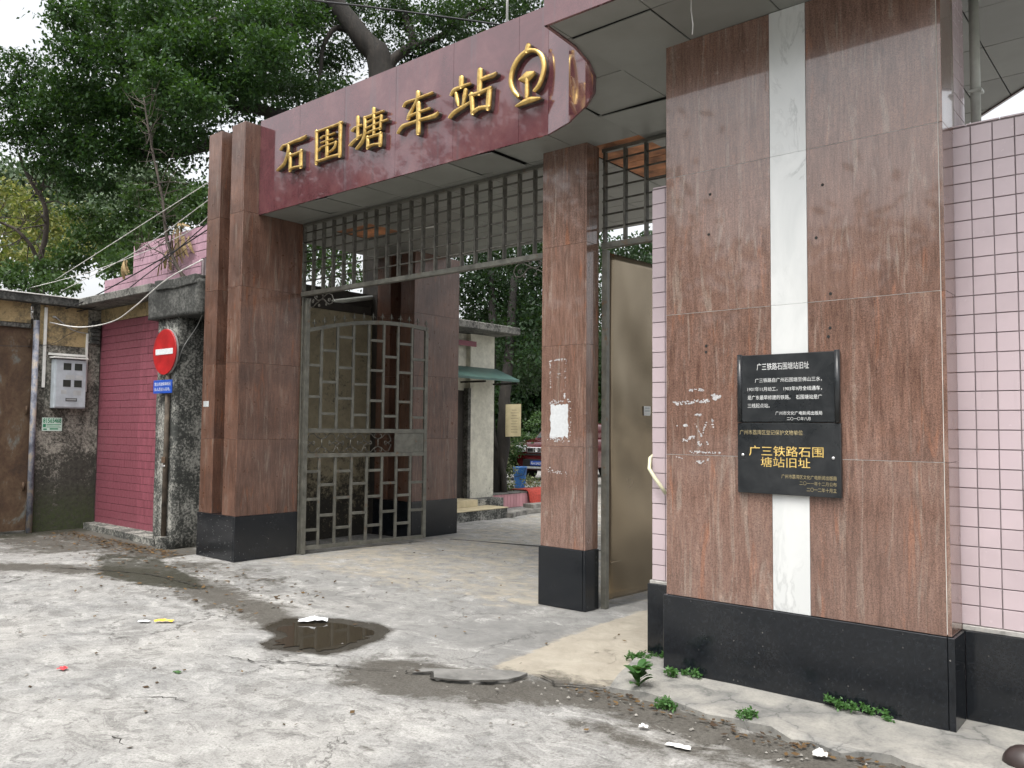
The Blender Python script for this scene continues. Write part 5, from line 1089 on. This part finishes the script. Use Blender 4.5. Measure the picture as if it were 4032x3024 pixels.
YARD2=[(-14.2,17.2,4.6,1.1),(-12.5,17.5,6.0,1.2),(-15.8,17.8,4.4,0.9),(-11.0,17.0,4.4,1.0),(-16.2,18.8,6.2,1.0),(-13.4,18.4,7.4,1.2),(-9.6,17.0,5.4,1.0),(-14.6,18.5,3.2,0.8),(-12.6,17.6,3.6,0.9),(-16.6,19.5,3.6,0.9)]
GAP=[(-19.61,14.61,6.05,0.54),(-20.67,16.27,6.86,0.65),(-21.10,15.88,7.29,0.58),(-18.15,13.21,6.04,0.49),(-19.68,15.85,6.10,0.49)]
bt = thing('banyan_tree', 'great dark green banyan spreading above and behind the gateway', 'tree', (-12.4, 10.8, 0))
limb('trunk', bt, [(-12.6,10.9,0.0),(-12.5,10.8,3.5),(-12.42,10.76,7.06),(-12.41,10.66,8.76),(-12.65,10.42,9.27),(-13.1,9.98,10.09),(-13.31,9.76,10.64)], 0.42, 0.11, n=14)
limb('branch', bt, [(-12.41,10.66,8.55),(-12.23,10.79,8.91),(-12.07,11.16,9.34),(-12.22,11.13,9.79),(-12.47,11.15,10.5)], 0.12, 0.06)
limb('branch', bt, [(-12.43,10.7,7.6),(-13.08,9.78,7.57),(-13.53,9.14,7.59),(-13.7,8.73,7.64),(-13.93,8.28,7.65),(-14.36,7.77,7.91),(-14.95,7.25,8.16)], 0.16, 0.05)
limb('branch', bt, [(-12.8,10.3,7.4),(-14.16,8.64,7.14),(-14.94,7.75,6.8),(-15.38,7.25,6.76),(-15.95,6.88,7.05)], 0.15, 0.05)
limb('branch', bt, [(-12.79,10.42,9.41),(-13.14,10.11,9.59),(-13.2,9.83,9.17),(-13.21,9.74,8.35)], 0.07, 0.03)
limb('branch', bt, [(-13.3,9.3,9.3),(-13.66,8.65,9.28),(-14.01,8.09,9.26),(-14.46,7.6,9.03),(-15.4,6.9,9.2)], 0.08, 0.03)
limb('branch', bt, [(-12.2,11.0,9.2),(-11.6,11.4,9.4),(-11.1,11.8,9.9),(-10.6,12.4,10.2)], 0.08, 0.03)
put('crown', leaf_mesh('crown', [(x, y, z, r*0.93) for x, y, z, r in MAIN], 3900, 0.095, 1, sub=0.10, up=0.7), M['leaf'], bt)
put('crown', leaf_mesh('crown', BACK[1:10]+BACK[11:], 950, 0.15, 2, sub=0.2, up=0.6), M['leaf_dark'], bt)  # back layer in darker leaves: the crown's inner shade put into colour
put('crown', leaf_mesh('crown', RIGHT, 4600, 0.09, 3, sub=0.16, up=0.6), M['leaf_dark'], bt)
sh = thing('leafy_bush', 'green leafy bush growing behind the pink parapets', 'bush', (-12.4, 6.6, 3.3))
put('crown', leaf_mesh('crown', BUSH, 5200, 0.085, 4, sub=0.10), M['leaf_bush'], sh); limb('stem', sh, [(-12.4,6.7,3.2),(-12.4,6.6,4.2),(-12.5,6.6,4.9)], 0.04, 0.015)
b2 = put('bank_shrubs', leaf_mesh('bank_shrubs', [(-16.41,6.89,5.15,0.45),(-15.99,7.23,5.33,0.49),(-15.51,7.62,5.61,0.54),(-14.55,7.76,5.75,0.48),(-16.76,6.62,4.79,0.40),(-17.11,6.34,4.52,0.36),(-15.14,6.69,4.60,0.34),(-14.74,7.00,4.93,0.38),(-17.60,5.94,4.42,0.36),(-15.84,7.95,6.19,0.46),(-18.53,7.66,6.09,0.40),(-14.4,6.5,4.2,0.35),(-14.0,6.4,4.3,0.3)], 3600, 0.10, 14, sub=0.12), M['leaf_bush']); tag(b2, 'tangled shrubs covering the bank between eave and banyan', 'shrubs', kind='stuff')
yt = thing('yellowing_tree', 'small yellowing tree beyond the mouldy eave', 'tree', (-20.6, 7.6, 3.5))
put('crown', leaf_mesh('crown', YEL, 1700, 0.13, 5, sub=0.2), M['leaf_yel'], yt); limb('trunk', yt, [(-20.6,7.6,3.3),(-20.7,7.6,4.8),(-21.3,7.8,6.0)], 0.09, 0.03)
cr = put('creeper', leaf_mesh('creeper', LOW, 5200, 0.075, 6, sub=0.10), M['leaf_bush']); tag(cr, 'low tangled creeper lying over the mouldy eave', 'creeper', kind='stuff')
fw = put('far_wood', leaf_mesh('far_wood', FAR, 520, 0.30, 7, sub=0.35), M['leaf_far']); tag(fw, 'pale far wood rising behind the yellowing tree', 'wood', kind='stuff')
ytr = thing('yard_tree', 'dark yard tree with twisted trunks bearing a pinned paper', 'tree', (-11.4, 13.1, 0))
limb('trunk', ytr, [(-11.45,12.95,0.0),(-11.32,13.0,0.6),(-11.20,13.05,1.3),(-11.28,13.2,2.2),(-11.5,13.6,3.4),(-11.9,14.2,5.0)], 0.19, 0.08, n=12)
limb('trunk', ytr, [(-11.75,13.2,0.0),(-11.62,13.15,1.0),(-11.72,13.2,2.0),(-12.0,13.6,3.6),(-12.6,14.2,5.2)], 0.16, 0.07, n=12)
limb('root', ytr, [(-11.12,12.98,0.0),(-11.10,12.98,0.5),(-11.20,12.95,1.1),(-11.45,12.95,1.6),(-11.70,13.0,2.1)], 0.07, 0.05)
put('crown', leaf_mesh('crown', YARD+YARD2, 2600, 0.11, 8, sub=0.2), M['leaf_dark'], ytr)
pn = thing('pinned_paper', 'warm-toned printed sheet pinned on the yard tree trunk', 'notice', (-10.9, 12.9, 1.44))
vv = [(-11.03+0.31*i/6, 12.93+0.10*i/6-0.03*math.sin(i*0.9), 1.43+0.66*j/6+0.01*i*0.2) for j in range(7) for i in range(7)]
mb = MB(); mb.add(vv, [(j*7+i, j*7+i+1, (j+1)*7+i+1, (j+1)*7+i) for j in range(6) for i in range(6)]); mb.put('sheet', M['warmpaper'], pn, True)
for k in range(9):
    z = 1.52+0.056*k
    mb = MB(); mb.add([(-11.00,12.922,z),(-10.76+0.03*math.sin(k*3),12.992,z),(-10.76+0.03*math.sin(k*3),12.992,z+0.012),(-11.00,12.922,z+0.012)], [(0,1,2,3)]); mb.put('print_line', M['ink'], pn)
gp = thing('light_tree', 'sunlit green tree seen through the long transom grille', 'tree', (-19.8, 15, 0))
put('crown', leaf_mesh('crown', GAP, 1500, 0.15, 9, sub=0.22), M['leaf_bush'], gp); limb('trunk', gp, [(-19.8,15,0.2),(-19.8,15,4),(-20.2,15.5,6.2)], 0.14, 0.05)
iv = put('ivy', leaf_mesh('ivy', [(-11.35-0.15*(i % 3), 13.2+0.3*i, 0.32+0.08*(i % 2), 0.18) for i in range(7)]+[(-11.42, 13.5, 0.7+0.22*i, 0.15) for i in range(5)], 3200, 0.075, 10, sub=0.10), M['leaf_ivy']); tag(iv, 'pale variegated ivy spreading over the planter', 'ivy', kind='stuff')
def hedge(c, rx, ry, h, label, seed, rot):
    R = np.random.default_rng(seed); B = []
    for i in range(60):
        a, b = R.uniform(-1, 1, 2); B.append((c[0]+(a*rx)*math.cos(rot)-(b*ry)*math.sin(rot), c[1]+(a*rx)*math.sin(rot)+(b*ry)*math.cos(rot), R.uniform(0.25, h-0.2), 0.35))
    t = thing('clipped_hedge', label, 'hedge', (c[0], c[1], 0)); put('foliage', leaf_mesh('foliage', B, 1300, 0.11, seed, sub=0.12), M['leaf_bush'], t)
hedge((-17.6, 19.4), 1.3, 0.6, 1.35, 'low clipped hedge to the left of the red car', 21, 0.8); hedge((-20.4, 24.6), 3.4, 1.0, 2.35, 'tall rounded hedge behind the red car', 22, 0.75)
by = put('back_shrubs', leaf_mesh('back_shrubs', [(-24+rng.uniform(-5, 6), 31+rng.uniform(-2, 4), rng.uniform(0.8, 5.5), 1.3) for _ in range(46)], 1300, 0.24, 12, sub=0.35), M['leaf_dark']); tag(by, 'dark shrubs massed at the far end of the yard', 'shrubs', kind='stuff')
st = put('street_trees', leaf_mesh('street_trees', [(-12+rng.uniform(0, 24), -11+rng.uniform(-2, 2), rng.uniform(1.5, 5.8), 1.8) for _ in range(40)]+[(-56+rng.uniform(0, 43), -11+rng.uniform(-2, 2), rng.uniform(1.5, 12.0), 2.0) for _ in range(120)], 80, 0.5, 13, sub=0.8), M['leaf_dark']); tag(st, 'dense trees along the far side of the street', 'trees', kind='stuff')

# bare shrub and dead banana leaves by the parapets
def twiggy(parent, pts, r, seed, n, ln, name='branch', depth=2):
    R = random.Random(seed); limb(name, parent, pts, r, r*0.35, 'twig', 6); mb = MB()
    P = [Vector(p) for p in pts]
    for i in range(n):
        t = R.uniform(0.15, 1)*(len(P)-1); k = min(int(t), len(P)-2); b = P[k].lerp(P[k+1], t-k)
        d = Vector((R.gauss(0, 1), R.gauss(0, 0.5), R.gauss(0.25, 0.6))).normalized()*ln*R.uniform(0.4, 1.1)
        q = [b, b+d*0.5+Vector((0, 0, R.gauss(0, 0.04))), b+d+Vector((0, 0, R.gauss(0.05, 0.08)))]; mb.tube(q, [r*0.28, r*0.2, r*0.08], 5)
        for s in range(depth):
            e = q[1].lerp(q[2], R.random()); d2 = Vector((R.gauss(0, 1), R.gauss(0, .5), R.gauss(.2, .6))).normalized()*ln*0.4; mb.tube([e, e+d2], [r*0.14, r*0.05], 4)
    return tag(mb.put('twigs', M['twig'], parent), kind='stuff')
bs = thing('bare_shrub', 'leafless twiggy shrub in front of the upper parapet', 'shrub', (-11.1, 5.95, 3.55))
twiggy(bs, [(-10.9,5.9,3.55),(-11.24,5.84,3.98),(-11.41,5.8,4.39),(-11.53,5.8,4.86),(-11.7,5.76,5.41),(-11.79,5.7,5.88),(-11.88,5.64,6.42)], 0.028, 1, 46, 0.5)
twiggy(bs, [(-11.0,5.9,3.7),(-11.6,5.85,4.1),(-12.3,5.8,4.35)], 0.015, 2, 22, 0.35)
bt2 = thing('bare_tree', 'thin leafless tree before the yellowing tree', 'tree', (-18.3, 6.6, 3.4))
twiggy(bt2, [(-18.33,6.62,3.4),(-18.33,6.62,4.6),(-18.16,6.7,5.55),(-18.18,6.64,6.12),(-18.42,6.4,6.69),(-18.55,6.26,7.16)], 0.07, 3, 18, 0.8, 'trunk')
twiggy(bt2, [(-18.3,6.62,4.4),(-18.0,6.46,5.0),(-18.05,6.15,5.43),(-18.33,5.9,5.61),(-18.8,5.6,5.8)], 0.05, 4, 14, 0.7)
def droop_leaf(c, l, w, seed, mat, parent, name='dead_leaf', lean=0.1):
    R = random.Random(seed); v = []; f = []; ns = max(4, int(w/0.03))
    for s in range(ns):
        x0 = c[0]+(s/(ns-1)-0.5)*w*0.35; x1 = c[0]+(s/(ns-1)-0.5)*w*1.25+lean; ln = l*R.uniform(0.6, 1.05); yy = c[1]-R.uniform(0.02, 0.09); hw = w/ns*R.uniform(0.45, 0.8); tw = R.uniform(-1, 1); b0 = len(v)
        for j in range(6):
            t = j/5; x = x0+(x1-x0)*t+R.gauss(0, 0.006); a = tw*t*1.6; z = c[2]-ln*t; ww = hw*(0.7+0.5*math.sin(math.pi*t))
            v += [(x-ww*math.cos(a), yy-ww*math.sin(a)-0.03*math.sin(t*3), z), (x+ww*math.cos(a), yy+ww*math.sin(a)-0.03*math.sin(t*3), z+R.gauss(0, 0.01))]
            if j: q0 = b0+2*j; f.append((q0-2, q0-1, q0+1, q0))
    mb = MB(); mb.add(v, f); m, cc = mb.mesh(name, False, True); at = m.attributes.new('lv', 'FLOAT', 'POINT'); at.data.foreach_set('value', np.repeat(np.random.default_rng(seed).random(len(v)//2), 2).astype(np.float32))
    return put(name, m, M[mat], parent, cc)
db = thing('banana_plant', 'dead brown banana leaves hanging over the pink parapets', 'plant', (-11.4, 6.1, 3.9))
droop_leaf((-11.35,6.0,4.44), 0.55, 0.26, 1, 'leaf_dead', db); droop_leaf((-11.5,5.98,4.15), 0.33, 0.20, 2, 'leaf_dead', db, lean=-0.15); droop_leaf((-11.12,6.0,4.30), 0.36, 0.16, 3, 'leaf_dead', db)
droop_leaf((-11.3,6.02,4.52), 0.14, 0.2, 4, 'leaf_dead', db); droop_leaf((-12.75,5.92,4.15), 0.35, 0.14, 5, 'leaf_dead', db)
def blade(parent, base, d, l, w, arch, mat, name='leaf'):
    d = Vector(d).normalized(); sd = d.cross(Vector((0, 0, 1))).normalized(); v = []; f = []; n = 8
    for i in range(n+1):
        t = i/n; p = Vector(base)+d*l*t+Vector((0, 0, arch*math.sin(t*2.3)*l-0.25*arch*t*t*l)); w_ = w*math.sin(math.pi*(0.08+0.9*t))**0.7
        v += [tuple(p-sd*w_), tuple(p+Vector((0, 0, -0.15*w_))), tuple(p+sd*w_)]
        if i: b = i*3; f += [(b-3, b-2, b+1, b), (b-2, b-1, b+2, b+1)]
    mb = MB(); mb.add(v, f); return mb.put(name, M[mat], parent, True)
pm = thing('young_palm', 'young palm with arching green fronds left of the parapet step', 'palm', (-12.85, 6.25, 3.6))
for i, a in enumerate((0.3, 0.9, 1.6, 2.3, 2.9, 3.5, 4.4, 5.3)): blade(pm, (-12.9, 6.2, 3.95), (math.cos(a), math.sin(a)*0.4-0.15, 0.35), 0.62, 0.035+0.02*(i % 2), 0.55, 'leaf_bush', 'frond')

# weeds along the skirt
def weed(loc, n, h, w, seed, label, mat='leaf_weed'):
    R = random.Random(seed); t = thing('weed', label, 'weed', loc, 'weeds along the skirt'); b = Vector(loc)
    mb = MB(); mb.tube([b, b+Vector((0.01, 0, h*0.8))], 0.003, 5); mb.put('stem', M[mat], t)
    for i in range(n):
        a = R.uniform(0, 6.283); z = h*R.uniform(0.25, 1); blade(t, b+Vector((0, 0, z*0.8)), (math.cos(a), math.sin(a), R.uniform(0.0, 0.5)), w*R.uniform(0.7, 1.2), w*0.24, 0.25, mat)
weed((-2.69,4.42,0.01), 20, 0.19, 0.105, 1, 'largest broad-leaved weed in the crack of the broken skirt')
def tuft(loc, n, rx, ry, seed, label):
    R = np.random.default_rng(seed); m = leaf_mesh('tuft', [(R.normal(0, rx), R.normal(0, ry), 0.012+0.02*R.random(), 0.035) for _ in range(n)], 2600, 0.024, seed, sub=0.016)
    tag(put('weed', m, M['leaf_weed'], None, loc), label, 'weed', 'weeds along the skirt')
tuft((-3.00,4.96,0.02), 10, 0.06, 0.04, 31, 'low creeping weed at the plinth end of the tiled wall'); tuft((-2.92,5.06,0.03), 6, 0.03, 0.02, 32, 'feathery weed in the angle of the tiled wall plinth')
tuft((-2.47,4.33,0.0), 8, 0.07, 0.02, 33, 'flat weed trailing along the skirt edge'); tuft((-2.62,4.72,0.05), 5, 0.05, 0.015, 34, 'tiny weed in the skirt crack near the plinth corner')
tuft((-1.55,4.80,0.05), 12, 0.09, 0.012, 35, 'weed strip rooted under the black plinth front'); tuft((-1.95,4.36,0.03), 5, 0.03, 0.03, 36, 'thin grassy weed at the broken skirt notch'); tuft((-2.52,4.80,0.05), 3, 0.02, 0.01, 37, 'little rosette weed against the black plinth')

# fallen leaves
def litter(name, n, fn, size, seed, label, mat='leaf_litter'):
    R = np.random.default_rng(seed); p = np.array([fn(R) for _ in range(n)]); a = R.uniform(0, 6.283, n)
    d = np.stack([np.cos(a), np.sin(a), R.normal(0, 0.12, n)], 1); s_ = np.stack([-np.sin(a), np.cos(a), R.normal(0, 0.25, n)], 1); s = size*R.uniform(0.6, 1.3, n)[:, None]
    v = np.empty((n, 4, 3)); v[:, 0] = p; v[:, 1] = p+d*s*0.5+s_*s*0.24; v[:, 2] = p+d*s; v[:, 3] = p+d*s*0.5-s_*s*0.24; v[:, :, 2] = np.maximum(v[:, :, 2], p[:, None, 2]-0.004)+0.006
    m = mesh(name, v.reshape(-1, 3), [(4*i, 4*i+1, 4*i+2, 4*i+3) for i in range(n)]); at = m.attributes.new('lv', 'FLOAT', 'POINT'); at.data.foreach_set('value', np.repeat(R.random(n)**1.5, 4).astype(np.float32))
    return tag(put(name, m, M[mat]), label, 'leaves', kind='stuff')
litter('leaf_drift', 620, lambda R: (R.uniform(-13.0, -9.7), 5.33-abs(R.normal(0, 0.22))-0.10*0, 0.004), 0.055, 41, 'brown leaf drift along the foot of the old walls')
litter('scattered_leaves', 330, lambda R: (R.uniform(-12.5, -6.2), R.normal(4.6, 0.5), 0.004), 0.055, 42, 'scattered brown and yellow leaves near the gutter')
litter('scattered_leaves', 160, lambda R: (R.uniform(-8.5, -2.5), R.uniform(2.0, 9.0), 0.004), 0.045, 43, 'single leaves strewn over the gateway concrete')
litter('leaf_drift', 170, lambda R: (R.uniform(-3.1, -1.0), 4.24+R.normal(0, 0.06), 0.006), 0.042, 44, 'dry leaves caught against the broken skirt edge')

# rubbish on the ground
def crumple(name, loc, sx, sy, h, seed, mat, label, cat, rot=0):
    R = random.Random(seed); n = 7; v = []; f = []
    for j in range(n):
        for i in range(n):
            u, w = i/(n-1)-.5, j/(n-1)-.5; v.append((u*sx+R.gauss(0, sx*0.03), w*sy+R.gauss(0, sy*0.03), max(0.002, h*(0.35+R.random()*0.65)*(1-(abs(u)+abs(w))*0.7))))
    for j in range(n-1):
        for i in range(n-1): f.append((j*n+i, j*n+i+1, (j+1)*n+i+1, (j+1)*n+i))
    o = put(name, mesh(name, v, f), M[mat], None, loc, rot=(0, 0, rot)); return tag(o, label, cat)
crumple('plastic_bag', (-5.67,4.24,0.004), 0.22, 0.10, 0.05, 1, 'plastic_bag', 'crumpled clear plastic bag lying in the puddle', 'bag', 0.9)
crumple('wrapper', (-6.55,3.42,0.004), 0.15, 0.05, 0.03, 2, 'yellow_wrap', 'bright yellow wrapper on the bare concrete', 'wrapper', 0.7); crumple('wrapper', (-6.68,3.32,0.004), 0.10, 0.05, 0.012, 3, 'plastic_bag', 'small clear wrapper beside the yellow one', 'wrapper', 0.5)
crumple('wrapper', (-5.76,2.33,0.004), 0.06, 0.045, 0.03, 4, 'red_wrap', 'tiny red wrapper on the bare concrete', 'wrapper', 0.3)
crumple('paper_scrap', (-2.09,3.82,0.006), 0.13, 0.05, 0.012, 5, 'paper', 'flat white paper strip on the dirty verge', 'paper', 0.15); crumple('paper_scrap', (-2.36,3.93,0.004), 0.05, 0.03, 0.03, 6, 'paper', 'small crumpled white paper in the dirt', 'paper', 0.4)
crumple('paper_scrap', (-1.50,4.16,0.004), 0.07, 0.05, 0.055, 7, 'paper', 'white tissue ball beside the skirt edge', 'paper', 0.2); crumple('leaf', (-5.15,2.79,0.002), 0.06, 0.035, 0.02, 8, 'leaf_weed', 'single dark green leaf on the concrete', 'leaf', 0.2)
crumple('plastic_scrap', (-1.72,3.72,0.004), 0.06, 0.03, 0.015, 9, 'plastic_bag', 'flattened clear plastic cup in the dirt', 'plastic', 0.3)
r = random.Random(77)
mbp = MB()
for i in range(150):
    x, y = (r.uniform(-4.2, -1.0), 4.05+r.gauss(0, 0.16)) if i < 80 else (r.uniform(-8, -1.6), r.uniform(1.8, 4.4)); s = r.uniform(0.005, 0.014)
    k0 = len(mbp.v); mbp.v += [(x+s*r.uniform(.6, 1.2)*math.cos(q*1.257), y+s*r.uniform(.6, 1.2)*math.sin(q*1.257), 0.002) for q in range(5)]+[(x, y, s*0.9)]; mbp.f += [(k0+q, k0+(q+1) % 5, k0+5) for q in range(5)]
tag(mbp.put('gravel', M['stone']), 'loose grit scattered over the concrete', 'gravel', kind='stuff')
lump = rough_box(-0.09, 0.09, -0.08, 0.08, 0, 0.10, 5, 0.006)
bm = bmesh.new(); bmesh.ops.create_icosphere(bm, subdivisions=3, radius=1.0)
for v in bm.verts: v.co = Vector((v.co.x*0.10, v.co.y*0.085, max(-0.02, v.co.z)*0.095))*(1+0.03*mnoise.noise(v.co*3))
mm = bpy.data.meshes.new('rounded_lump'); bm.to_mesh(mm); bm.free(); mm.polygons.foreach_set('use_smooth', [True]*len(mm.polygons))
tag(put('rounded_lump', mm, M['lump'], None, (-0.70, 4.62, 0.035)), 'dark brown rounded lump on the concrete skirt', 'stone')
